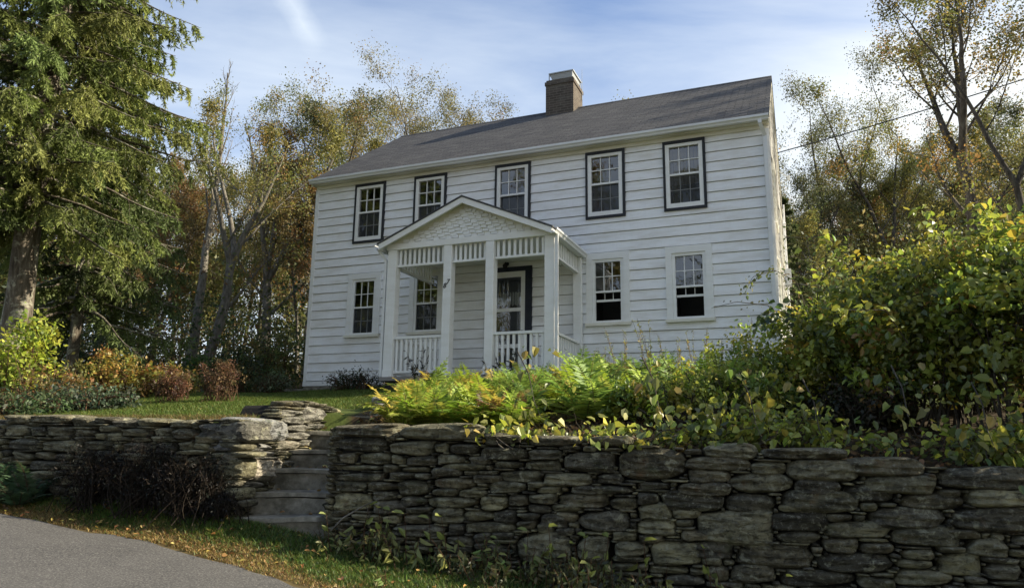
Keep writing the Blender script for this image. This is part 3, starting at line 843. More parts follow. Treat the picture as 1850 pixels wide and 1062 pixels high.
# ---- porch
PF = -1.878; PX = [(3.33, 3.53), (4.615, 4.79), (5.53, 5.705), (6.74, 6.935)]
b = MB(); b.box(3.28, 6.98, PF-.04, -.04, -.20, -.125)
porch = b.build('porch', 'wood_floor', house)
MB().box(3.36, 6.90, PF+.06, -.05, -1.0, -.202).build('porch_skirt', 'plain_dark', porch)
b = MB(); b.box(4.75, 5.6, PF-.36, PF-.045, -.42, -.30); b.box(4.75, 5.6, PF-.70, PF-.362, -1.0, -.47)
b.build('porch_step', 'concrete', porch)
pp = None
for i, (a, c) in enumerate(PX):
    p = MB().box(a, c, PF, PF+.19, -.124, 2.474).box(a-.012, c+.012, PF-.012, PF+.202, -.124, .02).build('porch_post', 'trim_white', porch, bevel=.006)
    if i == 1: pp = p
MB().box(6.755, 6.935, -.14, -.042, -.124, 2.474).build('porch_post', 'trim_white', porch, bevel=.005)
def slats(b, p0, p1, z0, z1, n, w=.046, t=.03, axis='x'):
    for i in range(n):
        f = (i+.5)/n; c = p0+(p1-p0)*f
        if axis == 'x': b.box(c-w/2, c+w/2, PF+.08, PF+.08+t, z0, z1)
        else: b.box(axis-t/2, axis+t/2, c-w/2, c+w/2, z0, z1)
    return b
for (a, c, n) in ((3.53, 4.615, 10), (4.79, 5.53, 7), (5.705, 6.74, 9)):
    b = MB(); b.box(a+.002, c-.002, PF+.055, PF+.135, 2.115, 2.16); slats(b, a, c, 2.16, 2.474, n, .05); b.build('frieze_panel', 'trim_white', porch)
for xc in (3.43, 6.84):
    b = MB(); b.box(xc-.04, xc+.04, PF+.192, -.142, 2.115, 2.16); slats(b, PF+.19, -.14, 2.16, 2.474, 14, .05, .03, xc); b.build('frieze_panel', 'trim_white', porch)
    b = MB(); b.box(xc-.045, xc+.045, PF+.192, -.142, .635, .685); b.box(xc-.03, xc+.03, PF+.192, -.142, -.045, .0); slats(b, PF+.19, -.14, 0, .635, 14, .045, .03, xc); b.build('railing', 'trim_white', porch)
for (a, c, n) in ((3.53, 4.615, 10), (5.705, 6.74, 9)):
    b = MB(); b.box(a+.002, c-.002, PF+.05, PF+.14, .635, .685); b.box(a+.002, c-.002, PF+.065, PF+.125, -.045, 0); slats(b, a, c, 0, .635, n, .05); b.build('railing', 'trim_white', porch)
# beam, ceiling, tympanum with its pattern of small shingles
b = MB(); b.box(3.31, 6.955, PF-.01, PF+.19, 2.476, 2.60)
b.box(3.31, 3.53, PF+.192, -.04, 2.476, 2.56); b.box(6.735, 6.955, PF+.192, -.04, 2.476, 2.56); b.box(3.532, 6.733, PF+.192, -.04, 2.50, 2.53)
b.build('porch_beam', 'trim_white', porch)
AX, AZ, EZ, EX = 5.08, 3.40, 2.60, 1.865
gsl = (AZ-EZ)/EX
b = MB(); b.prism([(3.33, 2.602), (6.93, 2.602), (6.93, 2.605), (AX, AZ-.075), (3.33, 2.605)], 1, PF+.03, PF+.1)
gab = b.build('porch_gable', 'trim_cream', porch)
b = MB(); rr_ = random.Random(5); z = 2.61; row = 0
while z < AZ-.12:
    hw_ = (AZ-.11-z-.075)/gsl; x = AX-hw_+(.07 if row % 2 else 0)
    while x < AX+hw_-.06:
        w = .14; x2 = min(x+w, AX+hw_)
        cnt = int(round((x-AX)/.07)); dz = .028 if (cnt//2) % 2 else 0; o = .012+rr_.uniform(.0, .012)
        k = len(b.v); yb = PF+.029
        b.v += [(x, yb-o-.012, z-dz), (x2-.012, yb-o-.012, z-dz), (x2-.012, yb-.002, z+.074), (x, yb-.002, z+.074), (x, yb, z-dz), (x2-.012, yb, z-dz)]
        b.f += [(k, k+1, k+2, k+3), (k+4, k+5, k+1, k), (k, k+3, k+4), (k+1, k+5, k+2)]
        x += w
    z += .073; row += 1
b.build('gable_shingles', 'trim_white', porch)
YF, YB = PF-.20, -.03
b = MB(); t2 = .03
b.prism([(AX-EX-.03, EZ-.013), (AX, AZ), (AX+EX+.03, EZ-.013), (AX+EX+.03, EZ-.013-t2), (AX, AZ-t2), (AX-EX-.03, EZ-.013-t2)], 1, YF-.02, YB)
b.build('porch_roof', 'shingle', porch)
b = MB()
for s in (-1, 1):
    b.prism([(AX+s*EX, EZ-.036), (AX, AZ-t2-.004), (AX, AZ-t2-.125), (AX+s*EX, EZ-.150)], 1, YF, YF+.04)
    b.prism([(AX+s*EX, EZ-.05), (AX+s*.02, AZ-t2-.03), (AX+s*.02, AZ-t2-.05), (AX+s*EX, EZ-.07)], 1, YF+.042, YB)
b.build('rake_board', 'trim_white', porch)
for s in (-1, 1):
    b = MB(); X = AX+s*(EX+.005); g = [(X, EZ-.04), (X, EZ-.14), (X+s*.06, EZ-.14), (X+s*.075, EZ-.1), (X+s*.10, EZ-.08), (X+s*.10, EZ-.04), (X+s*.092, EZ-.04), (X+s*.092, EZ-.074), (X+s*.06, EZ-.132), (X+s*.008, EZ-.132), (X+s*.008, EZ-.04)]
    b.prism(g, 1, YF+.02, YB); b.build('porch_gutter', 'metal_white', porch)
b = MB(); b.bar((6.99, PF-.02, 2.47), (6.99, PF-.02, -.1), .06, .05, (0, 1, 0)); b.build('porch_downspout', 'metal_white', porch)
b = MB(); b.bar((3.16, PF-.1, 2.47), (3.27, PF+.03, 2.28), .045, .04, (0, 1, 0)); b.bar((3.27, PF+.03, 2.29), (3.27, PF+.03, -.1), .05, .045, (0, 1, 0)); b.build('porch_downspout', 'metal_white', porch)
# lamp above the door
b = MB(); b.tube([(5.215, -.03, 2.47), (5.215, -.06, 2.47)], .05, 12); b.tube([(5.215, -.06, 2.47), (5.215, -.13, 2.485), (5.215, -.14, 2.45)], .012, 8); b.tube([(5.215, -.14, 2.455), (5.215, -.14, 2.42), (5.215, -.14, 2.36)], [.03, .055, .045], 12)
b.build('porch_lamp', 'plain_dark', porch)
# house number 87
for ch, x, z in (('8', 4.622, 1.60), ('7', 4.692, 1.675)):
    cu = bpy.data.curves.new('house_number', 'FONT'); cu.body = ch; cu.size = .14; cu.extrude = .006; cu.shear = .22
    t = bpy.data.objects.new('tmp', cu); COL.objects.link(t); dg = bpy.context.evaluated_depsgraph_get()
    me = bpy.data.meshes.new_from_object(t.evaluated_get(dg)); bpy.data.objects.remove(t)
    o = bpy.data.objects.new('house_number', me); COL.objects.link(o); me.materials.clear(); me.materials.append(M['frame_black'])
    me.transform(Matrix.Rotation(PI/2, 4, 'X')); o.parent = porch; o.location = (x, PF-.008, z)

# ================================================================== STONE WALLS
def plane_uv(px, py, O, e, n):
    d = ray(px, py); t = ((O-CAM)@n)/(d@n); P = CAM+d*t
    return (P-O)@e, P[2]
class Wall:
    def __init__(s, O, e, u0, u1, topf, basef, seed):
        s.O = np.array([O[0], O[1], 0.]); s.e = unit(np.array([e[0], e[1], 0.])); s.n = np.array([s.e[1], -s.e[0], 0.])
        s.u0, s.u1, s.top, s.base = u0, u1, topf, basef; s.rg = np.random.default_rng(seed); s.st = []; s.core0 = s.core1 = 0
    def px(s, x0, y0, x1, y1, tint=None, proud=0, dep=.3, cap=False, box=.0):
        a = plane_uv(x0, y0, s.O, s.e, s.n); b = plane_uv(x1, y1, s.O, s.e, s.n); c = plane_uv(x0, y1, s.O, s.e, s.n); d = plane_uv(x1, y0, s.O, s.e, s.n)
        s.st.append(dict(u=(a[0]+b[0]+c[0]+d[0])/4, w=(a[1]+b[1]+c[1]+d[1])/4, a=abs(b[0]-a[0])/2, b=abs(a[1]-c[1]+d[1]-b[1])/4, sh=((d[1]+b[1])-(a[1]+c[1]))/4, tint=tint, proud=proud, dep=dep, cap=cap, box=box))
    def fill(s, cell=.012, lo=.03, maxu=.34, maxw=.085):
        n = int((s.u1-s.u0)/cell); w0 = min(s.base(u) for u in np.linspace(s.u0, s.u1, 9))-.1; w1 = max(s.top(u) for u in np.linspace(s.u0, s.u1, 20))
        m_ = int((w1-w0)/cell)+1; occ = np.zeros((m_, n), bool)
        U = s.u0+(np.arange(n)+.5)*cell; Wv = w0+(np.arange(m_)+.5)*cell
        tp = np.array([s.top(u) for u in U]); bs = np.array([s.base(u)-.08 for u in U])
        occ |= (Wv[:, None] > tp[None]) | (Wv[:, None] < bs[None])
        def mark(q):
            du = (U[None]-q['u'])/q['a']; dw = (Wv[:, None]-q['w']-q['sh']*du)/q['b']
            occ[(np.abs(du)**3.2+np.abs(dw)**3.2) < 1.0] = True
        for q in s.st: mark(q)
        for pas, (mu, mw, au) in enumerate(((maxu, maxw, .14), (maxu*.75, maxw*.7, .08), (.16, .06, .05), (.1, .04, .03))):
            order = s.rg.permutation(np.argwhere(~occ))
            for r, c in order:
                if occ[r, c]: continue
                c0 = c1 = c; r0 = r1 = r
                tu = mu*s.rg.uniform(.5, 1); tw = mw*s.rg.uniform(.45, 1); grew = True
                while grew:
                    grew = False
                    if (c1-c0+1)*cell < tu:
                        if c1+1 < n and not occ[r0:r1+1, c1+1].any(): c1 += 1; grew = True
                        if c0 > 0 and not occ[r0:r1+1, c0-1].any(): c0 -= 1; grew = True
                    if (r1-r0+1)*cell < tw:
                        if r1+1 < m_ and not occ[r1+1, c0:c1+1].any(): r1 += 1; grew = True
                        if r0 > 0 and not occ[r0-1, c0:c1+1].any(): r0 -= 1; grew = True
                wu = (c1-c0+1)*cell; ww = (r1-r0+1)*cell
                if wu < au or ww < .024 or ww > wu*1.3: continue
                q = dict(u=s.u0+(c0+c1+1)/2*cell, w=w0+(r0+r1+1)/2*cell, a=wu/2-.004, b=ww/2-.0035, sh=s.rg.normal()*ww*.09, tint=None, proud=-.015 if pas > 1 else -.004, dep=.22, cap=False, box=0)
                occ[r0:r1+1, c0:c1+1] = True; s.st.append(q)
    def stone_geo(s, q, origin):
        rg = s.rg; nu, nv = 26, 15
        th = np.linspace(0, 2*PI, nu, endpoint=False); ph = np.linspace(-PI/2, PI/2, nv)
        ex = q['box'] or (rg.uniform(.5, .85) if q['a'] > .13 and rg.uniform() < .5 else rg.uniform(.32, .62)); ez = rg.uniform(.42, .7)
        sp_ = lambda v, p: np.sign(v)*np.abs(v)**p
        TH, PH = np.meshgrid(th, ph)
        X = sp_(np.cos(PH), ez)*sp_(np.cos(TH), ex); Z = sp_(np.cos(PH), ez)*sp_(np.sin(TH), ex); Y = sp_(np.sin(PH), ez)
        P = np.stack([X, Y, Z], -1).reshape(-1, 3)   # x along, y depth (+ = out), z up
        for _ in range(7 if q['a'] > .13 or q['tint'] is not None else 9):   # chip facets
            m_ = unit(np.array([rg.normal(), rg.normal()*.8, rg.normal()])); d0 = rg.uniform(.84, 1.0) if q['a'] > .2 or q['tint'] is not None else rg.uniform(.72, .98)
            ext = np.abs(m_).sum()**.8*d0; k = P@m_-ext; P = P-np.maximum(k, 0)[:, None]*m_
        tp = rg.uniform(-.3, .3); P[:, 2] *= 1+tp*P[:, 0]
        P[:, 0] *= 1+rg.uniform(-.08, .08)*P[:, 2]
        for _ in range(6):
            fq = rg.normal(size=3)*rg.uniform(1.5, 5); amp = .028*rg.uniform(.3, 1)
            P += unit(P)*(np.sin(P@fq+rg.uniform(0, 6))*amp)[:, None]
        a, b, dp = q['a']+.002, q['b']+.002, q['dep']/2
        pr = q['proud']+rg.uniform(-.012, .022)
        L = np.stack([P[:, 0]*a, P[:, 1]*dp-dp+pr+.01, P[:, 2]*b], -1)
        L[:, 1] += .012*np.sin(L[:, 2]*rg.uniform(60, 120)+L[:, 0]*6)*(P[:, 1] > .2)
        tint = q['tint']
        if tint is None:
            tint = np.array([(.19, .175, .125), (.25, .23, .16), (.12, .11, .09), (.16, .14, .10), (.29, .265, .175), (.09, .082, .064)][rg.choice(6, p=[.28, .16, .22, .18, .06, .10])])*rg.uniform(.6, 1.4)*np.array((1.18, 1.21, 1.1))
        Wp = s.O+np.outer(q['u']+L[:, 0], s.e)+np.outer(L[:, 1], s.n)+np.outer(q['w']+L[:, 2]+q['sh']*P[:, 0], [0, 0, 1])
        idx = np.arange(nu*nv).reshape(nv, nu); rl = np.roll(idx, -1, 1)
        F = np.stack([idx[:-1], rl[:-1], rl[1:], idx[1:]], -1).reshape(-1, 4)
        return Wp-origin, F, np.broadcast_to(tint, (len(Wp), 3))
def build_wall(walls, loc, label, nmax=95):
    root = empty('stone_wall', loc); tag(root, label, 'stone wall'); org = np.array(loc)
    al = [(w, q) for w in walls for q in w.st]
    al.sort(key=lambda t: -t[1]['a']*t[1]['b']*(3 if t[1]['cap'] or t[1]['tint'] is not None else 1))
    VV = []; FF = []; CC = []; k = 0
    for i, (w, q) in enumerate(al):
        V, F, C = w.stone_geo(q, org)
        if i < nmax:
            o = np_mesh('capstone' if q['cap'] else 'stone', V, F, 'fieldstone', root, C, True); o.data.set_sharp_from_angle(angle=.3)
            if q.get('label'): o['label'] = q['label']
        else: VV.append(V); FF.append(F+k); CC.append(C); k += len(V)
    if VV: tag(np_mesh('small_stones', np.concatenate(VV), np.concatenate(FF), 'fieldstone', root, np.concatenate(CC), True), kind='stuff')
    V = []; F = []
    for w in walls:   # dark rubble heart behind the facing
        us = np.linspace(w.u0+w.core0, w.u1-w.core1, 40)
        for j, u in enumerate(us):
            P = w.O+w.e*u; 
            for off, zz in ((-.15, w.base(u)-.35), (-.15, w.top(u)-.05), (-.5, w.top(u)-.06), (-.5, w.base(u)-.35)):
                V.append(P+w.n*off+np.array([0, 0, zz])-org)
        k0 = len(V)-160
        for j in range(39):
            for a in range(4):
                i0 = k0+j*4+a; i1 = k0+j*4+(a+1) % 4; F.append((i0, i1, i1+4, i0+4))
        F.append((k0, k0+1, k0+2, k0+3)); F.append((k0+156, k0+159, k0+158, k0+157))
    mesh_obj('rubble_core', V, F, 'soil', root, cols=np.full((len(V), 3), .018))
    return root

def zoomlist(txt, ox, oy, sc):
    out = []
    for ln in txt.split(';'):
        a = [float(t) for t in ln.split(',')]; out.append((ox+a[0]/sc, oy+a[1]/sc, ox+a[2]/sc, oy+a[3]/sc))
    return out
T1 = "65,140,425,215;430,135,890,235;895,190,1115,262;1140,205,1450,265;1480,205,1740,270;75,215,365,295;370,235,625,315;355,205,410,235;630,245,700,300;705,248,875,310;885,270,1145,340;1150,280,1340,340;1315,260,1450,288;1455,265,1535,295;1345,295,1635,410;85,300,190,360;205,300,378,365;80,370,340,402;465,320,645,375;640,310,800,360;820,320,950,368;960,348,1115,390;1125,345,1340,400;70,415,345,460;365,408,515,450;425,380,600,410;600,380,785,437;655,360,915,400;990,400,1220,470;1230,415,1510,488;1530,418,1680,475;840,425,1005,470;75,460,255,520;255,465,420,510;410,455,600,540;610,440,860,500;610,500,760,540;760,505,920,550;930,460,1140,525;1145,462,1240,497;1190,490,1330,528;1380,485,1740,535;65,525,285,625;285,515,415,565;425,545,585,600;280,565,465,645;585,545,860,610;875,540,1035,625;1040,535,1155,600;1155,530,1305,585;1310,525,1600,610;1605,550,1760,620;460,605,600,640;330,650,430,700;450,645,605,700;610,600,790,700;780,625,965,685;950,620,1090,695;1280,590,1455,630;1210,640,1370,720;1300,630,1425,690;1430,625,1720,745;800,690,1070,745;1080,680,1195,730;1200,700,1290,755;1300,720,1410,765;1080,745,1395,930;1415,760,1615,935;1620,745,1755,795;375,705,680,770;700,700,800,760;1765,760,1850,810;1630,800,1820,880"
T2 = "310,215,585,290;600,235,1020,290;970,280,1400,375;1430,330,1900,440;225,272,545,345;245,335,450,405;545,300,720,365;715,290,1085,400;190,400,460,465;450,355,755,450;760,385,985,462;1090,370,1435,455;985,410,1250,498;1440,435,1560,475;1580,435,1900,520;0,400,160,435;0,450,105,505;115,440,420,540;415,455,670,545;690,435,1065,548;1070,495,1160,540;1260,450,1580,530;0,505,170,585;165,525,310,575;185,580,275,612;280,535,660,705;635,540,925,635;675,505,835,545;910,552,1035,590;1040,555,1100,585;1100,518,1490,630;1505,525,1900,640;0,580,190,655;5,650,130,695;210,630,345,680;665,635,890,690;895,588,1215,665;885,665,1070,740;1220,615,1550,705;1475,625,1655,672;65,685,315,800;255,680,465,775;475,700,850,815;860,740,1230,835;1070,690,1240,740;1575,670,1780,755;1270,720,1430,770;1440,740,1660,850;1665,790,1850,870;1240,770,1425,815;1235,820,1525,895;320,800,445,875;450,790,670,885;680,820,1060,900;310,755,415,800;1695,640,1770,695;-95,235,240,388"
RO, RE = (-1.72, 7.05), (.9654, -.2606)
rw_ = Wall(RO, RE, 0, 11.0, None, None, 21)
topR = lambda u: float(np.interp(u, [0, .9, 2.2, 3.5, 5.75, 8, 11], [.13, .12, .03, -.03, -.17, -.33, -.5]))+CAMZ
baseR = lambda u: gz(RO[0]+RE[0]*u, RO[1]+RE[1]*u-.12)
rw_.top, rw_.base = topR, baseR
for i, q in enumerate(zoomlist(T1, 580, 720, 3.083)): rw_.px(*q, cap=i < 5, dep=.42 if i < 5 else .3, proud=.02 if i < 5 else 0)
for i, q in enumerate(zoomlist(T2, 1150, 720, 2.643)): rw_.px(*q, cap=i < 4, dep=.42 if i < 4 else .3)
rw_.fill()
# end of the right wall beside the steps
RR = Wall(RO, (-.03, -1), -1.6, 0, lambda u: .10+CAMZ, lambda u: -.95+CAMZ-.5*u, 23)
RR.n = np.array([-1., .03, 0]); RR.fill(maxu=.4, maxw=.14)
build_wall([rw_, RR], (-1.7, 7.05, gz(-1.7, 6.9)), 'tall dry stone retaining wall right of the steps, below the ferns and shrubs')

LO, LE = (-2.61, 7.2), (.942, -.3354)
lw_ = Wall(LO, LE, -16, 0, lambda u: .19+CAMZ, None, 31)
lw_.base = lambda u: gz(LO[0]+LE[0]*u, LO[1]+LE[1]*u-.12)
T3 = "0,190,140,240;135,190,345,232;340,202,450,255;450,200,560,235;540,215,690,260;685,208,825,250;820,215,975,260;20,240,130,300;235,245,350,300;600,260,740,300;855,260,975,320;980,225,1240,328;880,325,960,370;970,290,1070,335;1095,335,1215,375;1150,377,1262,407;1090,410,1212,520;150,250,230,300;360,262,470,300;480,245,590,280;760,255,850,300;1060,380,1140,410;820,430,930,470;720,420,810,450;930,540,1000,620;700,560,790,600;800,570,920,615;480,540,560,580;1000,440,1085,500;600,330,760,380;780,330,870,390;400,320,560,370;200,320,380,380;30,310,180,370;1140,625,1215,655;1130,560,1200,620"
for i, q in enumerate(zoomlist(T3, 0, 680, 2.78)): lw_.px(*q, cap=i < 7 or i == 11, dep=.5 if i < 7 or i == 11 else .3, proud=.02 if i == 11 else 0, box=.3 if i == 11 else 0, tint=np.array((.17, .165, .14)) if i == 11 else None)  # boulder's front tinted darker, as the side turned from the sun
lw_.core1 = .4; lw_.fill(maxu=.45, maxw=.11)
RT_ = Wall(LO, (.196, .98), 0, 2.3, lambda u: float(np.interp(u, [0, .7, .85, 1.5, 2.3], [.19, .2, .42, .46, .40]))+CAMZ, lambda u: -.92+CAMZ+.5*u, 33)
T4 = "1228,210,1465,330;1205,335,1388,376;1262,376,1392,402;1210,412,1430,522;1192,560,1300,630;1405,320,1520,368;1465,277,1590,318;1458,240,1560,277;1430,200,1537,238;1425,168,1535,202;1525,155,1642,228;1560,235,1670,268;1520,315,1600,350;1290,402,1412,414;1430,420,1500,457;1150,628,1300,656;1200,525,1340,560"
for i, q in enumerate(zoomlist(T4, 0, 680, 2.78)):
    tint = {0: (.30, .31, .31), 3: (.62, .56, .46), 4: (.40, .38, .32), 1: (.30, .30, .29), 2: (.3, .3, .29), 5: (.33, .31, .25)}.get(i, (.27, .265, .235))  # first entry: boulder's sunward side, its sunlight put into the tint
    RT_.px(*q, tint=np.array(tint), dep=.35, cap=i in (0, 9, 10), box=.25 if i in (3, 0) else 0)
RT_.st[3]['label'] = 'pale rust stained block beside the steps'
RT_.core0 = .45; RT_.fill(maxu=.3, maxw=.08)
build_wall([lw_, RT_], (-2.7, 7.2, gz(-2.7, 7.0)), 'low dry stone wall left of the steps, topped by a big grey boulder', 98)

# ---- steps
steps = empty('stone_steps', (-2.15, 7.1, gz(-2.15, 6.95))); tag(steps, 'worn stone steps rising through the gap in the stone wall', 'steps')
so = np.array(steps.location)
SY = [7.15, 7.52, 7.88, 8.24, 8.6, 8.98]; SZ = [-.717, -.516, -.305, -.104, .108, .30]
import bmesh
for i in range(6):
    y0 = SY[i]; y1 = (SY[i+1]+.12) if i < 5 else 10.1; z1 = SZ[i]+CAMZ; z0 = z1-.30
    x0 = -2.66+.2*(y0-7.2)*(1 if i < 5 else .4); x1 = -1.45 if i else -1.72
    if i == 5: x0, x1 = -2.15, -1.2
    bm = bmesh.new(); rg = np.random.default_rng(50+i); fs = rg.normal(size=(5, 3))*np.array([7, 9, 14]); phs = rg.uniform(0, 6, 5)
    for (ya, yb, za, zb, ov) in ((y0, y1, z1-.045, z1, 0), (y0+.03, y1, z0, z1-.047, 1)):   # tread slab over a set-back riser
        b2 = bmesh.new(); bmesh.ops.create_cube(b2, size=1); bmesh.ops.subdivide_edges(b2, edges=b2.edges[:], cuts=13, use_grid_fill=True)
        for v in b2.verts:
            c = v.co.copy(); e = sorted((abs(c.x)*2, abs(c.y)*2, abs(c.z)*2))
            q = np.array([x0+(c.x+.5)*(x1-x0), ya+(c.y+.5)*(yb-ya), za+(c.z+.5)*(zb-za)])
            dd = sum(math.sin(fs[k]@q+phs[k]) for k in range(5))*(.005 if not ov else .009)
            if e[1] > .97 and not ov:
                ch = .006+.022*max(0, math.sin(q[0]*13+i*2)*math.sin(q[0]*29+i)); q[2] -= ch*(1 if c.z > 0 else -.6); q[1] += ch*(1 if c.y < 0 else 0)
            q[1] += dd; q[2] += dd*.5+.008*math.sin(q[0]*3+i)*(1 if not ov else .5)
            v.co = Vector(q-so)
        tm = bpy.data.meshes.new('tmp'); b2.to_mesh(tm); b2.free(); bm.from_mesh(tm); bpy.data.meshes.remove(tm)
    me = bpy.data.meshes.new('step'); bm.to_mesh(me); bm.free(); me.materials.append(M['concrete'])
    o = bpy.data.objects.new('landing' if i == 5 else 'step', me); COL.objects.link(o); o.parent = steps
# little cairn of pale stones by the landing
cair = Wall((-1.35, 9.0), (1, 0), 0, 1, lambda u: 2, lambda u: 1, 44)
cz = gz(-1.35, 9.0); cs = empty('stone_pile', (-1.62, 8.9, cz)); tag(cs, 'small pile of pale stones at the left end of the fern bed', 'stone pile')
for k, (u, w, a, b_) in enumerate(((-.27, .05, .10, .055), (-.25, .14, .085, .045), (-.28, .215, .07, .04), (-.12, .05, .07, .05))):
    V, F, C = cair.stone_geo(dict(u=u, w=cz+w, a=a, b=b_, sh=0, dep=.16, proud=0, tint=np.array((.45, .46, .43)), box=.6), np.array(cs.location)); np_mesh('stone', V, F, 'fieldstone', cs, C, True)
SHADE = [(9.5, 2.6, .95), (13, 1.6, 1.0), (15, 13.2, .95), (10, 13.6, .78)]; SKYM = 1.0; EXPO = 1.32
# ================================================================== VEGETATION
def gp(px, Y, py=720):
    p = at(px, py, Y); return (float(p[0]), Y, gz(p[0], Y))
def hgt(px, py, Y, loc): return float(at(px, py, Y)[2]-loc[2])

# ---- conifers on the left
P = gp(9, 13)
t = spruce('spruce_tree', 3, 17.5, .25, 3.5, 3.65, 310, 19, 58, [(.14, .18, .05), (.17, .205, .055), (.105, .145, .045), (.2, .22, .065)], P, nl=.088)
tag(t, 'tall shaggy spruce with a thick lichen spotted trunk at the left edge', 'spruce tree')
P = gp(122, 16.5)
t = spruce('spruce_tree', 5, 13, .13, 1.9, 3.3, 150, 15, 30, [(.08, .11, .035), (.10, .13, .04), (.065, .09, .03)], P, nl=.115)
tag(t, 'darker spruce with a thin bare trunk, standing behind the big spruce', 'spruce tree')
P = gp(1436, 23)
t = spruce('hemlock_tree', 8, 7.0, .12, .8, 2.0, 80, 11, 16, [(.075, .10, .035), (.10, .12, .04)], P, nl=.12)
tag(t, 'dark evergreen close behind the right corner of the house', 'evergreen tree')

YB_ = [(.27, .22, .06), (.22, .20, .055), (.19, .20, .05), (.28, .17, .05), (.15, .17, .045)]
OLV = [(.18, .19, .05), (.22, .205, .055), (.14, .16, .045), (.26, .23, .06)]
GRY = [(.15, .16, .07), (.12, .14, .055), (.18, .17, .07), (.10, .115, .05)]
RST = [(.24, .13, .045), (.17, .12, .04), (.2, .16, .05), (.12, .11, .04)]

# ---- hero trees, left
P = gp(336, 22); t = tree('dead_topped_tree', 12, hgt(365, 85, 22, P), .17, (-.005, 0), .45, 11, .2, 4, 3, 18, .075, OLV, None, 'bark_grey', .25, bare_top=.42, spread=.55, loc=P)
tag(t, 'tall grey tree with bare dead prongs at its top, right of the big spruce', 'tree')
P = gp(356, 21); t = tree('leaning_tree', 23, hgt(470, 150, 21, P), .165, (.19, .05), .35, 15, .36, 6, 4, 64, .066, YB_, [2, 3, 4, 1, 3], 'bark_grey', .08, forks=3, fork_at=.46, loc=P)
tag(t, 'leaning grey tree that forks over the left yard, with thin ochre leaves', 'tree')
P = gp(468, 25); t = tree('forked_tree', 31, hgt(560, 150, 25, P), .19, (.08, 0), .3, 18, .42, 6, 4, 64, .07, YB_, [3, 3, 3, 3, 2], 'bark_grey', .07, forks=3, fork_at=.35, loc=P)
tag(t, 'broad forked tree with ochre and rust leaves just left of the house', 'tree')
P = gp(575, 29); t = tree('slim_tree', 37, hgt(600, 160, 29, P), .14, (.03, 0), .35, 16, .38, 6, 4, 62, .075, YB_, [3, 3, 3, 2, 3], 'bark_grey', .08, forks=2, fork_at=.5, loc=P)
tag(t, 'golden brown tree whose crown meets the left end of the roof', 'tree')
# ---- over the roof
for i, (px, top, Y, sd, lab) in enumerate([(672, 175, 36, 41, 'olive tree rising over the low left end of the roof'), (768, 138, 38, 43, 'tallest pale yellow tree showing above the roof ridge'), (862, 172, 39, 47, 'sparse pale tree above the roof, nearest the chimney'), (1128, 172, 36, 49, 'tree whose very tip shows above the ridge right of the chimney')]):
    P = gp(px, Y, 500); t = tree('woodland_tree', sd, hgt(px, top, Y, P), .17, (.01, 0), .3, 20, .40, 6, 4, 56, .09, [(.23, .2, .07), (.18, .17, .06), (.28, .22, .07), (.14, .14, .06)], None, 'bark_grey', .07, forks=3 if i < 3 else 0, fork_at=.45, loc=P)
    tag(t, lab, 'tree')
# ---- right
P = gp(1757, 17, 420); t = tree('maple_tree', 53, hgt(1720, -90, 17, P), .17, (-.035, 0), .5, 20, .30, 6, 4, 58, .068, [(.14, .13, .035), (.20, .16, .04), (.10, .10, .03), (.34, .22, .04), (.08, .085, .03)], [3, 3, 3, 1.5, 2], 'bark_dark', .10, forks=3, fork_at=.50, loc=P, wtrunk=.03)
tag(t, 'tall dark trunked tree with an open spreading crown, right of the house', 'tree')
for (px, top, Y, sd, cols, lab) in [
    (1492, 118, 30, 61, GRY, 'fine twigged grey green tree just right of the gable'),
    (1600, 165, 27, 67, OLV, 'olive tree between the gable and the tall dark trunked tree'),
    (1822, 205, 31, 71, YB_, 'yellowing tree at the right edge below the cable'),
    (1425, 235, 33, 73, GRY, 'low sparse tree whose crown touches the roof edge')]:
    P = gp(px, Y, 450); t = tree('woodland_tree', sd, hgt(px, top, Y, P), .13, (.01, 0), .3, 16, .34, 6, 4, 52, .075, cols, None, 'bark_dark', .08, forks=2, fork_at=.42, loc=P)
    tag(t, lab, 'tree')

# ---- the wood behind : copies of six kinds
protos = []
for k, (h, r, cols, fk, st) in enumerate([(10.5, .09, OLV, 0, .3), (12, .115, YB_, 2, .4), (9, .075, RST, 0, .25), (11.5, .10, GRY, 2, .35), (7.5, .06, OLV, 0, .15), (8.5, .075, YB_, 0, .2)]):
    protos.append(tree('wood_tree', 100+k, h, r, (.03*(-1)**k, 0), st, 13, .33, 5, 4, 50, .09, cols, None, 'bark_dark' if k % 2 else 'bark_grey', .09, forks=fk, fork_at=.45, loc=(0, 0, 0)))
used = set(); rg = np.random.default_rng(77)
def plant(proto, i, loc, s, label, cat, group):
    o = proto if i not in used else copy_tree(proto)
    used.add(i); o.location = loc; o.rotation_euler = (0, 0, rg.uniform(0, 6.28)); sz = rg.uniform(.92, 1.1)
    o.scale = (s, s, s*sz); tag(o, label, cat, group); return o
for px in list(np.linspace(-160, 620, 76)):
    Y = rg.uniform(24, 50); P = gp(px+rg.normal()*14, Y, 560); k = int(rg.choice(6, p=[.2, .14, .2, .16, .18, .12]))
    plant(protos[k], k, P, rg.uniform(.75, 1.1)*(.7+.3*Y/36), 'slender autumn tree in the wood left of the house', 'tree', 'trees of the left wood')
for px in list(np.linspace(1405, 2060, 66)):
    Y = rg.uniform(25, 46); P = gp(px+rg.normal()*12, Y, 480); k = int(rg.choice(6, p=[.2, .1, .12, .28, .2, .1]))
    plant(protos[k], k, P, rg.uniform(.7, 1.0)*(.72+.28*Y/36), 'slender thin leaved tree in the wood right of the house', 'tree', 'trees of the right wood')
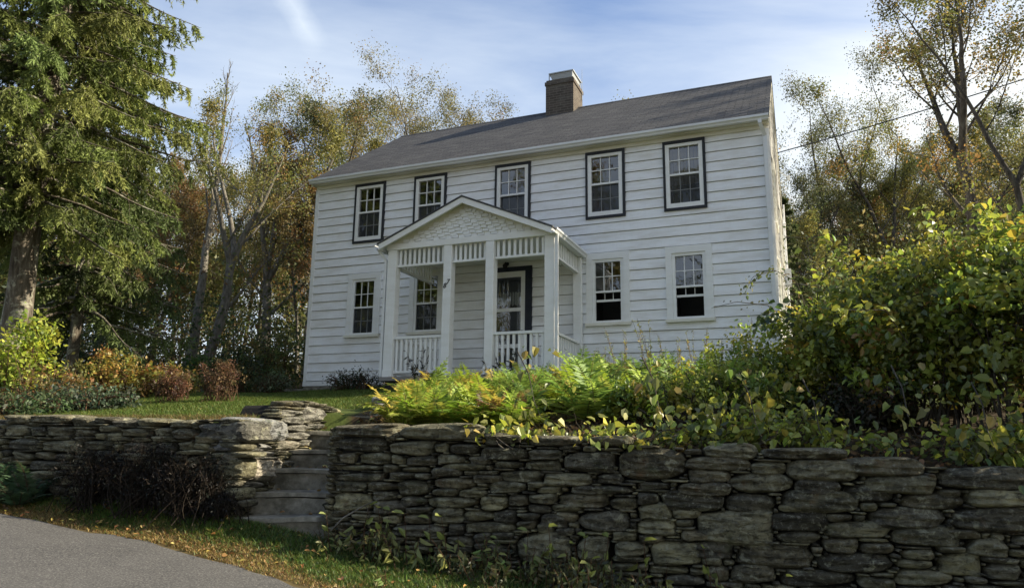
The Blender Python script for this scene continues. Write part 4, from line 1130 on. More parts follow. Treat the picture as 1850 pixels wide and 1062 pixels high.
# trees across the road: they show in the window panes
for x, y, s in ((-14, -9, 1.15), (-5, -13, 1.3), (4, -11, 1.2), (13, -14, 1.35), (-22, -6, 1.2), (-9, -20, 1.5), (9, -20, 1.5), (21, -12, 1.3), (0, -17, 1.5), (-18, -15, 1.4), (16, -20, 1.6), (-13, -22, 1.6), (5, -25, 1.7), (-20, -30, 2.1), (-11, -33, 2.2), (-2, -30, 2.1), (7, -33, 2.2), (16, -30, 2.0), (26, -28, 2.0), (-30, -24, 1.9)):
    k = int(rg.choice([0, 1, 3])); plant(protos[k], k, (x, y, gz(x, y)), s*1.15, 'autumn tree across the road, mirrored in the window panes', 'tree', 'trees across the road')

# ---- understory : the dense brush of the wood floor
def brush(name, n, pxr, Yr, hmax, size, cols, seed, wts=None):
    rg = np.random.default_rng(seed); nc = n//40
    px = rg.uniform(*pxr, nc); Y = rg.uniform(*Yr, nc); X = (px-925)/1346*Y
    h = rg.uniform(.1, 1, nc)**1.5*hmax*(.55+.45*np.sin(px*.021+Y*.3)**2); z0 = ground_z(X, Y)
    cen = np.stack([X, Y, z0+h], -1); per = 40
    P = np.repeat(cen, per, 0)+rg.normal(size=(nc*per, 3))*np.array([.45, .45, .3]); N_ = len(P)
    c = np.repeat(palette(rg, nc, cols, wts, .3), per, 0)*(1+.2*rg.normal(size=(N_, 1)))
    L = size*rg.uniform(.6, 1.4, N_)
    return leaves(name, P, rdir(rg, N_), rdir(rg, N_)+np.array([0, 0, .5]), L, L*.6, np.clip(c, .004, .9), 'leaf')
tag(brush('understory', 52000, (-150, 575), (19.5, 44), 4.8, .12, [(.07, .10, .03), (.11, .13, .035), (.18, .11, .04), (.05, .07, .025), (.17, .16, .045), (.24, .19, .05)], 201, [4, 4, 1.4, 4, 2, .7]), kind='stuff')
tag(brush('understory', 46000, (1400, 2000), (18, 42), 5.0, .12, [(.06, .085, .03), (.09, .11, .035), (.14, .09, .035), (.045, .06, .025), (.13, .13, .04)], 203, [4, 4, 1, 3, 2]), kind='stuff')

# ---- shrubs of the left yard
YG = [(.40, .44, .06), (.48, .48, .07), (.28, .35, .05), (.19, .27, .045)]
ORG = [(.36, .23, .05), (.38, .30, .06), (.28, .15, .045), (.26, .27, .06), (.2, .22, .05)]
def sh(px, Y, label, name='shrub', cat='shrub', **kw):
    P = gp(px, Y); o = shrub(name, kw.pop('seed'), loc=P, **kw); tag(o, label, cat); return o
sh(32, 11.6, 'bright yellow green shrub in front of the big spruce trunk', seed=301, blobs=[(0, 0, .8, .45, .5, .55), (-.35, .1, .5, .5, .5, .5), (.1, .1, 1.25, .25, .3, .35)], nleaf=2600, lsize=.085, cols=YG)
sh(-20, 12.2, 'yellow leaved shrub cut by the left edge of the photo', seed=302, blobs=[(0, 0, .7, .6, .5, .6)], nleaf=1500, lsize=.09, cols=YG)
sh(75, 11.2, 'russet low bush beside the yellow green shrub', seed=303, blobs=[(0, 0, .28, .55, .4, .32), (.4, .1, .25, .4, .4, .28)], nleaf=1900, lsize=.06, cols=RST)
sh(215, 13.3, 'orange and yellow shrub at the back of the left lawn', seed=304, blobs=[(0, 0, .42, .6, .4, .38), (-.3, .1, .72, .38, .3, .26), (.6, .1, .35, .5, .4, .32)], nleaf=3000, lsize=.065, cols=ORG, droop=.1)
sh(285, 13.5, 'ochre shrub between the orange shrub and the brown spirea', seed=305, blobs=[(0, 0, .3, .5, .4, .3), (.4, 0, .26, .34, .3, .25)], nleaf=1900, lsize=.07, cols=ORG+[(.14, .15, .035)])
sh(140, 13.1, 'low olive shrub left of the orange shrub', seed=306, blobs=[(0, 0, .35, .8, .5, .35)], nleaf=1900, lsize=.07, cols=OLV+[(.2, .14, .04)])
sh(92, 10.6, 'dark green ground plant trailing on top of the left wall', 'ground_plant', 'plant', seed=307, blobs=[(0, 0, .14, .9, .5, .2), (.7, .1, .12, .6, .5, .16)], nleaf=2600, lsize=.07, cols=[(.05, .09, .03), (.08, .12, .05), (.04, .065, .03)], aspect=.5)
sh(165, 10.3, 'grey green ground plant by the lawn edge above the wall', 'ground_plant', 'plant', seed=308, blobs=[(0, 0, .14, .7, .4, .18)], nleaf=1700, lsize=.06, cols=[(.08, .12, .06), (.12, .16, .09), (.05, .08, .04)], aspect=.5)
sh(18, 9.6, 'leafy trailing plant over the far left of the wall', 'ground_plant', 'plant', seed=309, blobs=[(0, 0, .12, .8, .4, .18)], nleaf=1500, lsize=.06, cols=[(.06, .1, .035), (.09, .13, .05)], aspect=.5)
BRN = [(.17, .085, .05), (.21, .11, .06), (.13, .07, .045), (.19, .13, .06)]
sh(310, 11.3, 'rounded brown spirea on the lawn, the smaller of the pair', 'spirea_bush', 'bush', seed=310, blobs=[(0, 0, .24, .26, .25, .22), (.1, .02, .34, .2, .2, .17), (-.13, 0, .3, .18, .2, .18), (.0, -.05, .46, .1, .1, .09)], nleaf=2700, lsize=.034, cols=BRN, nstem=60, stem_r=.0035, shell=.3)
sh(395, 11.0, 'taller reddish brown spirea on the lawn, nearer the house', 'spirea_bush', 'bush', seed=311, blobs=[(0, 0, .28, .27, .26, .26), (.16, 0, .44, .2, .2, .17), (-.17, 0, .4, .17, .18, .18), (.02, 0, .56, .14, .14, .12)], nleaf=2900, lsize=.03, cols=BRN+[(.1, .1, .04)], nstem=65, stem_r=.0035, shell=.3)
sh(388, 17.2, 'small lime green seedling among the dark brush by the tree feet', 'seedling', 'plant', seed=312, blobs=[(0, 0, .45, .3, .3, .25)], nleaf=420, lsize=.09, cols=YG, nstem=6)
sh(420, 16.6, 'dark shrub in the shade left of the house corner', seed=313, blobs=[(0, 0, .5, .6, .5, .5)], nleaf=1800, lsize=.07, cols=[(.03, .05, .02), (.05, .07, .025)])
sh(355, 15.9, 'green upright shrub behind the taller spirea', seed=314, blobs=[(0, 0, .4, .35, .35, .4)], nleaf=1100, lsize=.08, cols=[(.05, .1, .03), (.07, .12, .03)])
sh(490, 16.6, 'pale grey green bush beside the foundation corner', seed=315, blobs=[(0, 0, .25, .5, .35, .25)], nleaf=1400, lsize=.06, cols=[(.11, .14, .07), (.15, .17, .09), (.06, .09, .035)])
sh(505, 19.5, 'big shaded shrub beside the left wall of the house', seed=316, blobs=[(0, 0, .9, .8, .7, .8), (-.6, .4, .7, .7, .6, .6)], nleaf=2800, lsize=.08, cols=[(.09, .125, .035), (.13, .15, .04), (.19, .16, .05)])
sh(250, 19.5, 'dark brush thicket behind the orange shrub', seed=317, blobs=[(0, 0, .8, 1.5, .8, .8), (-1.6, .3, .8, 1.2, .8, .8)], nleaf=4200, lsize=.08, cols=[(.06, .085, .03), (.09, .105, .035), (.14, .10, .04)])
sh(455, 20.5, 'rust and olive brush under the forked tree', seed=318, blobs=[(0, 0, .8, 1.1, .8, .8), (.5, .5, 1.4, .6, .5, .5)], nleaf=3200, lsize=.08, cols=[(.13, .14, .04), (.2, .14, .045), (.08, .105, .03)])
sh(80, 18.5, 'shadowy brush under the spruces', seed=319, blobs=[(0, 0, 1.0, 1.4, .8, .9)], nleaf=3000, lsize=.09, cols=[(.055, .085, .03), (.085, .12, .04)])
for (px, py, Y, lab, sd) in ((655, 0, 15.4, 'dark low shrub at the foundation beside the porch', 321), (622, 0, 16.0, 'small dark weed against the foundation under the left window', 322)):
    sh(px, Y, lab, seed=sd, blobs=[(0, 0, .2, .45, .25, .22)], nleaf=900, lsize=.06, cols=[(.025, .04, .018), (.05, .06, .025)], aspect=.4)
for (px, Y, lab, sd, h) in ((752, 14.3, 'dark leafed plant in front of the left porch railing', 323, .8), (905, 13.6, 'dark feathery plant in front of the middle porch post', 324, .8)):
    P = gp(px, Y); o = wispy('porch_plant', sd, 9, h, [(.03, .035, .025), (.05, .05, .03)], .10, P, nper=26, spread=.28, aspect=.28); tag(o, lab, 'plant')

def foot(px, off):   # a point of the verge, off metres in front of the wall
    Y = 7.0
    for _ in range(30): Y = float(wall_y((px-925)/1346*Y))-off
    X = (px-925)/1346*Y; return (X, Y, gz(X, Y))
# ---- dead brush and fern in front of the left wall
DK = [(.018, .015, .012), (.026, .02, .014), (.014, .015, .011)]
for (px, Y, lab, sd, w) in ((185, .15, 'dark dry brush against the left wall, the leftmost clump', 331, .5), (275, .15, 'dark dry brush in the middle of the left wall', 332, .55), (360, .15, 'dark dry brush at the right, nearest the steps', 333, .5), (412, .12, 'small dark clump at the foot of the boulder corner', 334, .22)):
    k = w/.5; o = shrub('dry_brush', sd, [(0, 0, .30*k, w*.9, .13, .34*k)], int(3000*k), .035, DK, None, int(110*k), 'dry_leaf', 'dead_twig', 'quad', .35, .35, foot(px, Y), .0035); tag(o, lab, 'brush')
for px, Y, L, lab, sd in ((60, .25, .6, 'dark green fern leaning on the left wall', 341), (8, .3, .55, 'dark green fern at the left edge below the wall', 342)):
    o = fern('fern', sd, 12, L, [(.05, .09, .04), (.07, .11, .05)], foot(px, Y)); tag(o, lab, 'fern')

# ---- fern bed
kinds = [fern('fern', 401, 15, .72, [(.40, .48, .08), (.34, .44, .07), (.48, .48, .09)]), fern('fern', 402, 15, .68, [(.30, .38, .045), (.38, .42, .05), (.22, .30, .04)]),
         fern('fern', 403, 14, .6, [(.24, .13, .05), (.3, .19, .06), (.2, .12, .05)]), fern('fern', 404, 14, .78, [(.2, .29, .05), (.26, .33, .06), (.15, .23, .045)])]
kl = [('yellow fern in the bed below the porch', 'yellow ferns of the bed'), ('yellow green fern in the bed above the tall wall', 'yellow green ferns of the bed'), ('withered brown fern in the bed above the tall wall', 'brown ferns of the bed'), ('green fern in the bed above the tall wall', 'green ferns of the bed')]
fu = set(); rg = np.random.default_rng(91)
def putfern(k, px, Y, s):
    o = kinds[k] if k not in fu else copy_tree(kinds[k]); fu.add(k)
    o.location = gp(px, Y, 740); o.rotation_euler = (rg.normal()*.06, rg.normal()*.06, rg.uniform(0, 6.28)); o.scale = (s, s, s*rg.uniform(.85, 1.1)); tag(o, kl[k][0], 'fern', kl[k][1])
for i in range(46):
    px = rg.uniform(712, 915); Y = rg.uniform(7.75, 11.2); k = int(rg.choice(4, p=[.6, .3, .04, .06])) if Y > 8.6 else int(rg.choice(4, p=[.5, .27, .17, .06]))
    putfern(k, px+max(0, (8.6-Y))*25, Y, rg.uniform(.72, 1.08))
for i in range(74):
    px = rg.uniform(895, 1390); Y = rg.uniform(8.3, 12.4); k = int(rg.choice(4, p=[.1, .47, .08, .35]))
    putfern(k, px, Y, rg.uniform(1.0, 1.45)*(.66 if px < 1015 else .9))
for px, Y, s in ((838, 11.6, .95), (1015, 11.5, .95), (1030, 11.8, 1.1), (1065, 11.2, 1.2), (1095, 11.0, 1.3)): putfern(1, px, Y, s)
# goldenrod and tall wisps before the right windows
gw = wispy('goldenrod', 421, 7, 1.25, [(.22, .25, .06), (.3, .3, .08), (.34, .27, .07)], .05, nper=44, spread=.22, aspect=.28, hang=.0)
gl = ['tall wispy goldenrod beneath the right lower window', 'feathery goldenrod between the two right lower windows', 'thin goldenrod in front of the window next to the porch', 'goldenrod rising beside the right house corner', 'short goldenrod tuft in front of the right porch railing', 'yellowing goldenrod under the sill of the rightmost window', 'pale goldenrod close to the leafy shrub', 'goldenrod stalks at the middle of the fern bed']
for i, (px, Y, s) in enumerate(((1265, 11.2, 1.0), (1185, 10.8, 1.12), (1125, 11.2, .95), (1345, 11.0, 1.0), (1080, 11.4, .75), (1300, 10.8, .85), (1365, 10.4, .8), (1215, 10.0, .85))):
    o = gw if i == 0 else copy_tree(gw); o.location = gp(px, Y, 640); o.scale = (s, s, s); o.rotation_euler = (0, 0, i*1.3); tag(o, gl[i], 'goldenrod', 'goldenrod stems before the right windows')

# ---- leafy shrubs on the right
BUSH = [(.21, .26, .045), (.27, .31, .05), (.36, .37, .055), (.13, .175, .04), (.46, .41, .06), (.36, .2, .06)]
BW = [4, 4, 2.6, 3.4, 1.1, .6]
def big(px, Y, label, seed, blobs, nleaf, ls, cols=BUSH, w=BW, nstem=34, gl=True, **kw):
    o = shrub('leafy_shrub', seed, blobs, nleaf, ls, cols, w, nstem, 'leaf_glossy' if gl else 'leaf', 'bark_dark', 'broad', .7, .5, gp(px, Y, 760), .010, .04, **kw); tag(o, label, 'shrub'); return o
big(1665, 8.2, 'large dense leafy shrub with green and yellow leaves above the tall wall', 501, [(-.1, 0, 1.2, 1.0, .9, .75), (.6, .1, 1.7, .75, .8, .55), (-.75, .2, .95, .6, .7, .5), (.9, 0, 1.2, .8, .8, .8), (.1, -.5, .95, .9, .5, .5), (-.1, .2, 1.6, .5, .5, .35), (-.6, -.3, .5, .5, .4, .35)], 12000, .075)
big(1830, 7.6, 'tall leafy shrub cut by the right edge of the photo', 502, [(.1, 0, 1.3, .9, .8, .9), (.5, .1, 1.9, .8, .8, .6), (-.3, -.3, 1.1, .6, .5, .6), (1.2, 0, 1.4, .9, .9, 1.0), (.2, -.6, .6, .6, .45, .5), (-.5, .2, .7, .5, .4, .5)], 11500, .075)
big(1425, 8.8, 'spreading green shrub next to the ferns, lower than the big one', 503, [(0, 0, .75, .7, .6, .5), (.55, .1, 1.0, .6, .6, .45), (-.55, 0, .55, .6, .5, .4), (.2, -.4, .45, .7, .4, .35)], 8200, .052, cols=[(.26, .32, .05), (.34, .37, .055), (.18, .24, .045), (.42, .38, .06)], w=None)
big(1590, 10.8, 'taller shrub behind the leafy one, with russet tips', 504, [(.2, 0, 1.0, 1.0, .8, .7), (.95, 0, 1.35, .9, .8, .6), (-.8, 0, .75, .6, .6, .5)], 4600, .085, cols=BUSH+[(.22, .08, .035)], w=BW+[1.6])
big(1770, 11.0, 'pale green shrub reaching highest at the right, by the tall trunk', 505, [(0, 0, 1.7, 1.1, .9, .85), (.9, 0, 1.9, 1.0, .9, .75), (-.8, 0, 1.55, .7, .7, .55)], 5200, .09, cols=[(.14, .18, .04), (.2, .22, .04), (.09, .13, .03), (.28, .26, .04)], w=None)
big(1250, 8.0, 'low leafy bush on the wall top below the ferns', 506, [(0, 0, .36, .7, .4, .3), (.7, .1, .4, .5, .4, .3), (-.6, .1, .28, .5, .35, .22)], 3000, .055, cols=[(.26, .32, .05), (.34, .37, .055), (.18, .24, .045)], w=None)
big(2050, 6.0, 'leafy shrub just outside the right edge', 507, [(0, 0, 1.3, 1.1, .9, 1.1), (.8, .4, 1.8, 1.0, .9, .9)], 4200, .09)
for px, Y, lab, sd in ((1480, 9.6, 'brush coloured dark to deepen the shade in the gap under the leafy shrubs, left part', 511), (1620, 9.3, 'brush coloured dark to deepen the shade in the middle of the gap under the leafy shrubs', 512), (1760, 8.8, 'brush coloured dark to deepen the shade in the gap under the leafy shrubs, right part', 513), (1700, 10.4, 'brush coloured dark to deepen the shade far back under the leafy shrubs', 514), (1545, 7.9, 'low tangle of twigs coloured dark to deepen the shade just behind the tall wall', 515)):
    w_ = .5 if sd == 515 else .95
    o = shrub('gap_shade_brush', sd, [(0, 0, .5*w_, w_, .4, .55*w_), (.4, .3, .4*w_, w_*.7, .4, .4*w_)], 3600, .06, [(.05, .065, .022), (.07, .05, .025), (.035, .045, .018)], None, 60, 'leaf', 'bark_dark', 'quad', .6, .3, gp(px, Y, 780), .006, .1); tag(o, lab, 'brush')  # dark leaves added to keep the gap in deep shade
# arching viburnum twig before the corner
def spray(name, seed, pts, ncol, cols, ls, nleaf, mt='leaf_glossy', label='', cat='branch', spread=.05):
    rg = np.random.default_rng(seed); P0 = np.array(pts); root = empty(name, tuple(P0[0])); L_ = P0-P0[0]
    tt = np.linspace(0, len(L_)-1, 24); C = np.stack([np.interp(tt, np.arange(len(L_)), L_[:, i]) for i in range(3)], -1)
    tubes('stems', [(C, np.linspace(.008, .002, 24), 2)], 'bark_dark', root)
    u = rg.uniform(.1, 1, nleaf)*23; i = np.minimum(u.astype(int), 22); P = C[i]+(C[i+1]-C[i])*(u-i)[:, None]+rg.normal(size=(nleaf, 3))*spread
    D = unit(C[i+1]-C[i])+rdir(rg, nleaf)*.9-np.array([0, 0, .25]); L = ls*rg.uniform(.6, 1.2, nleaf)
    leaves('foliage', P, D, rdir(rg, nleaf)*.6+np.array([0, -.5, .6]), L, L*.66, palette(rg, nleaf, cols, None, .2), mt, root, 'broad')
    tag(root, label, cat); return root
A = [at(1500, 640, 8.6), at(1450, 575, 8.5), at(1405, 560, 8.4), at(1365, 590, 8.3)]
spray('arching_branch', 601, A, 1, [(.05, .09, .03), (.07, .11, .03), (.12, .16, .04)], .085, 90, label='arching branch of dark green leaves in front of the house corner', spread=.05)
A = [at(1470, 600, 9.2), at(1440, 510, 9.1), at(1400, 488, 9.0), at(1360, 500, 8.9), at(1345, 530, 8.9)]
spray('vine', 602, A, 1, [(.16, .2, .05), (.22, .22, .06), (.1, .13, .04)], .05, 70, label='thin curling vine tip before the right corner board', cat='vine', spread=.04)
A = [at(1440, 600, 9.0), at(1390, 552, 8.9), at(1330, 545, 8.9), at(1285, 557, 8.9)]
spray('vine', 603, A, 1, [(.16, .17, .06), (.10, .10, .04)], .035, 18, label='nearly leafless vine stem reaching towards the rightmost lower window', cat='vine', spread=.03)
al_ = ['leafy branch arching up out of the big shrub, left of its middle', 'yellow green branch standing above the big shrub in front of the tall trunk', 'bent leafy branch over the top of the green shrub near the gable', 'bright leafy shoot at the upper right of the shrubs', 'long arching shoot crossing the face of the big shrub']
for i, (a, b_, c_, Y, L) in enumerate((((1560, 560), (1540, 470), (1500, 432), 8.0, 60), ((1690, 500), (1705, 420), (1680, 378), 8.0, 60), ((1470, 590), (1480, 510), (1520, 470), 8.4, 50), ((1790, 480), (1800, 410), (1770, 372), 7.8, 60), ((1640, 620), (1600, 560), (1530, 560), 7.1, 50))):
    spray('arching_branch', 630+i, [at(*a, Y), at(*b_, Y-.1), at(*c_, Y-.25), at(c_[0]-25, c_[1]+12, Y-.35)], 1, [(.3, .34, .05), (.4, .4, .06), (.22, .28, .05)], .085, L, label=al_[i], spread=.06)
# hanging sprays over the wall
hl = ['rounded yellow leaves hanging over the wall below the green shrub', 'leaf spray drooping onto the wall under the big dark gap', 'yellow leaved spray hanging at the right edge over the wall', 'leafy sprig over the cap stones in the middle of the wall', 'sprig of round leaves on the cap stones near the brown ferns', 'lone drooping sprig right of the dark gap']
for i, (px, py, Y, L) in enumerate(((1365, 785, 6.25, 34), (1480, 795, 6.2, 16), (1785, 800, 5.6, 44), (1190, 755, 6.6, 30), (965, 745, 7.2, 34), (1640, 770, 5.85, 18))):
    a = at(px-30, py-110, Y+.75); b_ = at(px-10, py-70, Y+.35); c_ = at(px, py-20, Y+.05); d_ = at(px+15, py+15, Y)
    spray('hanging_sprig', 610+i, [a, b_, c_, d_], 1, [(.20, .24, .05), (.3, .3, .05), (.13, .17, .04), (.36, .3, .06)], .105, L, label=hl[i], cat='leaf sprig', spread=.13)
# low leafy growth along the wall top, leaning over its edge
tl = ['low plant with round yellow green leaves at the left part of the tall wall top', 'low leafy plant leaning over the cap stones, left of the middle', 'round leaved plant creeping over the middle of the tall wall', 'leafy plant over the wall top under the goldenrod', 'bushy round leaved plant over the wall below the green shrub', 'dense leafy growth over the wall edge under the big shrub', 'low yellow leaved plant on the wall top beside the dark gap', 'leafy overhang at the right end of the wall top', 'round leaved overhang close to the right edge of the photo']
for i, (px, off, k) in enumerate(((915, .25, .42), (1010, .35, .35), (1120, .3, .5), (1215, .5, .45), (1320, .75, 1.1), (1415, .85, 1.0), (1535, .7, .5), (1765, .6, .9), (1850, .45, 1.2))):
    Y = 6.6
    for _ in range(25): Y = float(wall_y((px-925)/1346*Y))+off
    X = (px-925)/1346*Y
    o = shrub('trailing_plant', 640+i, [(0, 0, .2*k, .42*k, .3, .2*k), (.2, -.25, .12*k, .3*k, .25, .14*k), (-.25, -.2, .1*k, .3*k, .22, .12*k)], int(330*k), .075, [(.30, .34, .055), (.40, .40, .06), (.22, .27, .05), (.14, .18, .045)], None, 14, 'leaf_glossy', 'bark_dark', 'broad', .78, .4, (X, Y, gz(X, Y)), .005, .25)
    tag(o, tl[i], 'plant', None)
# leaf litter on the bed
n = 5200; rg = np.random.default_rng(690); X = rg.uniform(-1.6, 5.2, n); Y = wall_y(X)+rg.uniform(.05, 2.2, n)
a = rg.uniform(0, 6.28, n)
tag(leaves('leaf_litter', np.stack([X, Y, ground_z(X, Y)+.01+.03*rg.uniform(size=n)], -1), np.stack([np.cos(a), np.sin(a), rg.normal(size=n)*.4], -1), rdir(rg, n)*.7+np.array([0, 0, 1]), .055*rg.uniform(.5, 1.4, n), .035, palette(rg, n, [(.13, .08, .04), (.2, .13, .06), (.08, .055, .03), (.28, .22, .08), (.06, .07, .03)], [4, 3, 4, 1, 2], .25), 'dry_leaf', None, 'broad'), kind='stuff')
# soil litter on the bed : dead stems
rg = np.random.default_rng(701); lines = []
for i in range(420):
    px = rg.uniform(820, 1800); u = rg.uniform(.12, 1.6); X = (px-925)/1346*6.6; Y = float(wall_y(X))+u; z = gz(X, Y)
    a = rg.uniform(0, 6.28); L = rg.uniform(.1, .4); n = 4
    q, r_, _ = grow(rg, (X, Y, z+.01), (math.cos(a), math.sin(a), rg.uniform(.0, .7)), L, .003, .0012, n, .2, -.05); lines.append((q, r_, 3))
tag(tubes('dead_stems', lines, 'bark_dark'), kind='stuff')

# ---- grasses
def grass(name, X, Y, h, w, cols, seed, wts=None, bend=.35):
    rg = np.random.default_rng(seed); n = len(X); Z = ground_z(X, Y)
    P = np.stack([X, Y, Z-.005], -1); a = rg.uniform(0, 6.28, n); d = np.stack([np.cos(a)*.55, np.sin(a)*.55, rg.uniform(.45, 1.2, n)], -1)
    nn = np.stack([np.cos(a), np.sin(a), -np.ones(n)*.4], -1); L = h*rg.uniform(.45, 1.25, n)
    return leaves(name, P, d, nn, L, w*rg.uniform(.7, 1.3, n), palette(rg, n, cols, wts, .22), 'blade', None, 'blade')
rg = np.random.default_rng(801)
n = 150000; X = rg.uniform(-9.5, 3.5, n); re = road_edge(X); wy = wall_y(X)-.02; f = rg.uniform(0, 1, n); Y = re+f*(wy-re); t = Y-re
straw = t < (.29+.10*np.sin(X*2.1)+.07*np.sin(X*5.3)+rg.normal(size=n)*.10)
Y = np.where(straw, Y-.05*rg.uniform(size=n), Y)
patch = .5+.5*np.sin(X*1.7+1)*np.sin(Y*3.1+X)
thin = rg.uniform(size=n) < np.where(straw, .85, .55+.4*patch)
X, Y, straw = X[thin], Y[thin], straw[thin]
GR = [(.08, .14, .026), (.105, .17, .03), (.06, .105, .022), (.16, .17, .04), (.22, .165, .055)]
tag(grass('verge_grass', X[~straw], Y[~straw], .062, .007, GR, 802, [4, 4, 3, 1.5, .8]), kind='stuff')
tag(grass('dry_grass', X[straw], Y[straw], .042, .007, [(.38, .27, .095), (.31, .21, .07), (.22, .14, .05), (.42, .33, .14), (.12, .15, .035), (.15, .10, .045)], 803), kind='stuff')
n = 170000; px = rg.uniform(60, 745, n); Y = 7.9+9.2*rg.uniform(size=n)**.8; X = (px-925)/1346*Y
ok = (Y > wall_y(X)+.45) & ~((X > -2.7) & (X < -1.2) & (Y < 10.15)); X, Y = X[ok], Y[ok]
yh = (X-HT[0])*hy[0]+(Y-HT[1])*hy[1]; ok = yh < -.1; X, Y = X[ok], Y[ok]
tag(grass('lawn_grass', X, Y, .05, .008, [(.10, .15, .03), (.13, .175, .035), (.08, .125, .025), (.2, .2, .05)], 804, [4, 4, 3, 1]), kind='stuff')
n = 9000; X = rg.uniform(-8, -2.7, n); Y = wall_y(X)+rg.uniform(.35, .75, n)
tag(grass('edge_thatch', X, Y, .07, .006, [(.22, .15, .06), (.15, .12, .05), (.12, .13, .04)], 805), kind='stuff')
# fallen leaves
n = 300; X = rg.uniform(-7, 3, n); re = road_edge(X); Y = re+(wall_y(X)-re)*rg.uniform(-.12, .97, n)
Z = np.maximum(ground_z(X, Y), 0)+.035
LP = np.stack([X, Y, ground_z(X, Y)+.03+.02*rg.uniform(size=n)], -1); a = rg.uniform(0, 6.28, n)
tag(leaves('fallen_leaves', LP, np.stack([np.cos(a), np.sin(a), rg.normal(size=n)*.25], -1), rdir(rg, n)*.4+np.array([0, 0, 1]), .042*rg.uniform(.6, 1.4, n), .03, palette(rg, n, [(.4, .28, .08), (.3, .16, .06), (.42, .36, .12), (.2, .12, .06)], None, .2), 'dry_leaf', None, 'broad'), kind='stuff')
# leaves caught on the treads
n = 46; k = rg.integers(0, 6, n); X = rg.uniform(-2.45, -1.75, n); Y = np.array(SY)[k]+rg.uniform(.1, .33, n); Z = np.array(SZ)[k]+CAMZ+.014; a = rg.uniform(0, 6.28, n)
tag(leaves('step_leaves', np.stack([X, Y, Z], -1), np.stack([np.cos(a), np.sin(a), rg.uniform(.05, .5, n)], -1), rdir(rg, n)*.4+np.array([0, 0, 1]), .05*rg.uniform(.6, 1.4, n), .035, palette(rg, n, [(.3, .2, .08), (.2, .12, .06), (.34, .3, .1), (.1, .09, .04)], None, .2), 'dry_leaf', None, 'broad'), kind='stuff')
# ---- wilted weeds along the foot of the tall wall
wk = [wispy('wilted_weed', 901, 3, .42, [(.3, .33, .10), (.22, .27, .08)], .085, nper=7, spread=.35, shape='broad', aspect=.42, hang=1.2), wispy('wilted_weed', 902, 4, .34, [(.2, .22, .07), (.13, .15, .05)], .07, nper=8, spread=.5, shape='broad', aspect=.4, hang=1.0), wispy('wilted_weed', 903, 5, .3, [(.09, .10, .04), (.06, .075, .03)], .05, nper=16, spread=.5, aspect=.4, hang=.4)]
wl_ = [('drooping pale green weed at the foot of the tall wall', 'pale drooping weeds'), ('wilting olive weed at the foot of the tall wall', 'olive wilting weeds'), ('dark straggly weed at the foot of the tall wall', 'dark straggly weeds')]
wu = set()
for i in range(64):
    px = rg.uniform(600, 1180) if i < 56 else rg.uniform(1180, 1600); X = (px-925)/1346*6.5; Y = float(wall_y(X))-.12-abs(rg.normal())*.28; k = int(rg.choice(3, p=[.34, .26, .4]))
    if px > 1100: Y = min(Y, float(wall_y(X))-.15)
    X = (px-925)/1346*Y
    o = wk[k] if k not in wu else copy_tree(wk[k]); wu.add(k); s = rg.uniform(.7, 1.25)
    o.location = (X, Y, gz(X, Y)); o.rotation_euler = (0, 0, rg.uniform(0, 6.28)); o.scale = (s, s, s); tag(o, wl_[k][0], 'weed', wl_[k][1])
# bare fallen twig by the steps
q = np.array([at(598, 958, 6.75), at(620, 935, 6.75), at(660, 912, 6.8), at(700, 895, 6.82)]); base = q[0].copy()
tw = tubes('fallen_twig', [(q-base, [.009, .008, .006, .003], 2), (np.array([q[2], q[2]+(.05, 0, -.10), q[2]+(.04, .02, -.2)])-base, [.005, .004, .002], 3)], 'bark_grey'); tw.location = tuple(base); tag(tw, 'bare twig leaning on the wall beside the bottom step', 'twig')

# ---- overhead cables
def cable(name, a, b, sag, r, label):
    a = np.array(a); b = np.array(b); t = np.linspace(0, 1, 28)[:, None]; P = a+(b-a)*t; P[:, 2] -= (4*sag*t*(1-t))[:, 0]
    o = tubes(name, [(P-a, np.full(28, r), 2)], 'frame_black'); o.location = tuple(a); tag(o, label, 'cable')
cable('overhead_cable', hw(LX+.06, 5.6, 6.45), at(2250, 8, 15), .12, .016, 'black overhead cable running from the gable to the upper right')
cable('thin_cable', hw(LX+.1, 7.6, 4.6), at(2300, 330, 15), .25, .006, 'thin lower wire leaving the gable towards the right')

# shade trees to the right of the view
for x, y, s in SHADE:
    k = int(rg.choice([1, 3, 0])); plant(protos[k], k, (x, y, gz(x, y)), s, 'tree beyond the right edge that shades the road', 'tree', 'trees beyond the right edge')

# ================================================================== LIGHT
SUN_AZ, SUN_EL = math.radians(90+1), math.radians(30)   # direction to the sun: azimuth clockwise from +Y
sd = Vector((math.sin(SUN_AZ)*math.cos(SUN_EL), math.cos(SUN_AZ)*math.cos(SUN_EL), math.sin(SUN_EL)))
sl = bpy.data.lights.new('sun', 'SUN'); sl.energy = 4.2; sl.angle = math.radians(.6); sl.color = (1, .87, .66)
so_ = bpy.data.objects.new('sun', sl); COL.objects.link(so_); so_.rotation_euler = sd.to_track_quat('Z', 'Y').to_euler()
w = bpy.data.worlds.new('World'); scene.world = w; w.use_nodes = True; nt = w.node_tree; nt.nodes.clear(); n = N(nt)
out = nt.nodes.new('ShaderNodeOutputWorld'); bg = nt.nodes.new('ShaderNodeBackground'); n.link(bg.outputs[0], out.inputs[0])
sky = nt.nodes.new('ShaderNodeTexSky'); sky.sky_type = 'NISHITA'; sky.sun_disc = False
sky.sun_elevation = SUN_EL; sky.sun_rotation = SUN_AZ; sky.altitude = 150; sky.air_density = 1.0; sky.dust_density = .6; sky.ozone_density = 1.6
g = n.coord('Generated'); sx = n.node('ShaderNodeSeparateXYZ'); n.link(g, sx.inputs[0])
zz = n.math('MAXIMUM', sx.outputs[2], .06)
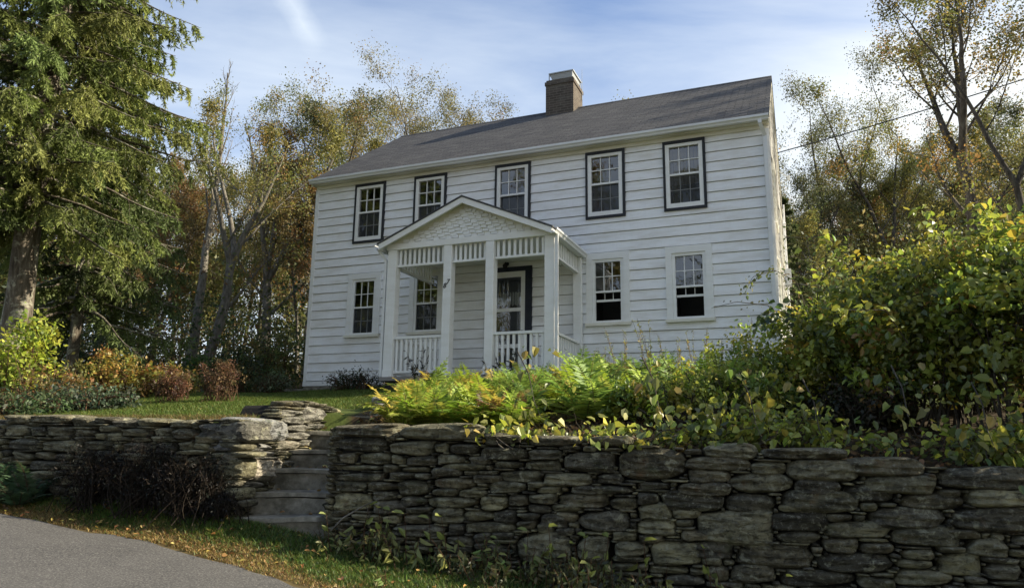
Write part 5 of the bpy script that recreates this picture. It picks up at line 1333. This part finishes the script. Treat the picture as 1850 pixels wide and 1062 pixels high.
cx = n.node('ShaderNodeCombineXYZ'); n.link(n.math('DIVIDE', sx.outputs[0], zz), cx.inputs[0]); n.link(n.math('DIVIDE', sx.outputs[1], zz), cx.inputs[1])
c1 = n.noise(n.mapping(cx.outputs[0], (.55, .9, 1), rot=(0, 0, .5), loc=(2.2, .7, 0)), 1.1, 7, .56, .5)
c2 = n.noise(n.mapping(cx.outputs[0], (.25, .4, 1), rot=(0, 0, .2), loc=(1, 4, 0)), 1.3, 4, .5, .3)
low = n.ramp(sx.outputs[2], [(.15, 1), (.62, 0)])             # thin veil thickens towards the horizon
sunw = n.ramp(sx.outputs[0], [(.1, 0), (.95, 1)])            # and towards the sun
dens = n.math('ADD', n.math('ADD', n.math('MULTIPLY', c1, .75), n.math('MULTIPLY', c2, .55)), n.math('ADD', n.math('MULTIPLY', low, .34), n.math('MULTIPLY', sunw, .55)))
cl = n.ramp(dens, [(.62, .1), (1.28, 1)])
# contrail : a short slice of a great circle
pa, pb = ray(490, -60), ray(580, 98); pa, pb = unit(pa), unit(pb)
nrm = unit(np.cross(pa, pb)); mid = unit(pa+pb); tang = unit(pb-pa); half = float(np.arccos(np.clip(pa@pb, -1, 1)))/2
def dotn(v):
    d = n.node('ShaderNodeVectorMath'); d.operation = 'DOT_PRODUCT'; n.link(g, d.inputs[0]); d.inputs[1].default_value = tuple(v); return d.outputs['Value']
wob = n.math('MULTIPLY', n.math('SUBTRACT', n.noise(g, 40, 3), .5), .012)
dd = n.math('ABSOLUTE', n.math('ADD', dotn(nrm), wob)); alng = n.math('DIVIDE', dotn(tang), half)
ct = n.math('MULTIPLY', n.ramp(dd, [(.0, 1), (.02, 0)]), n.math('MULTIPLY', n.ramp(alng, [(.3, 1), (1.0, 0)]), n.ramp(dotn(mid), [(.8, 0), (.9, 1)])))
cl = n.math('ADD', cl, n.math('MULTIPLY', ct, .3), True)
skyc = n.mix(1.0, sky.outputs[0], (.46*SKYM, .63*SKYM, .82*SKYM), 'MULTIPLY')
warm = n.mix(sunw, (3.75, 4.15, 4.55), (5.1, 5.1, 4.85))
n.link(n.mix(cl, skyc, warm), bg.inputs[0]); bg.inputs[1].default_value = .10
scene.view_settings.view_transform = 'Standard'; scene.view_settings.look = 'None'; scene.view_settings.exposure = EXPO; scene.view_settings.gamma = 1
scene.render.engine = 'CYCLES'; scene.cycles.max_bounces = 8; scene.cycles.transparent_max_bounces = 24; scene.cycles.use_denoising = True; scene.cycles.caustics_reflective = False; scene.cycles.caustics_refractive = False
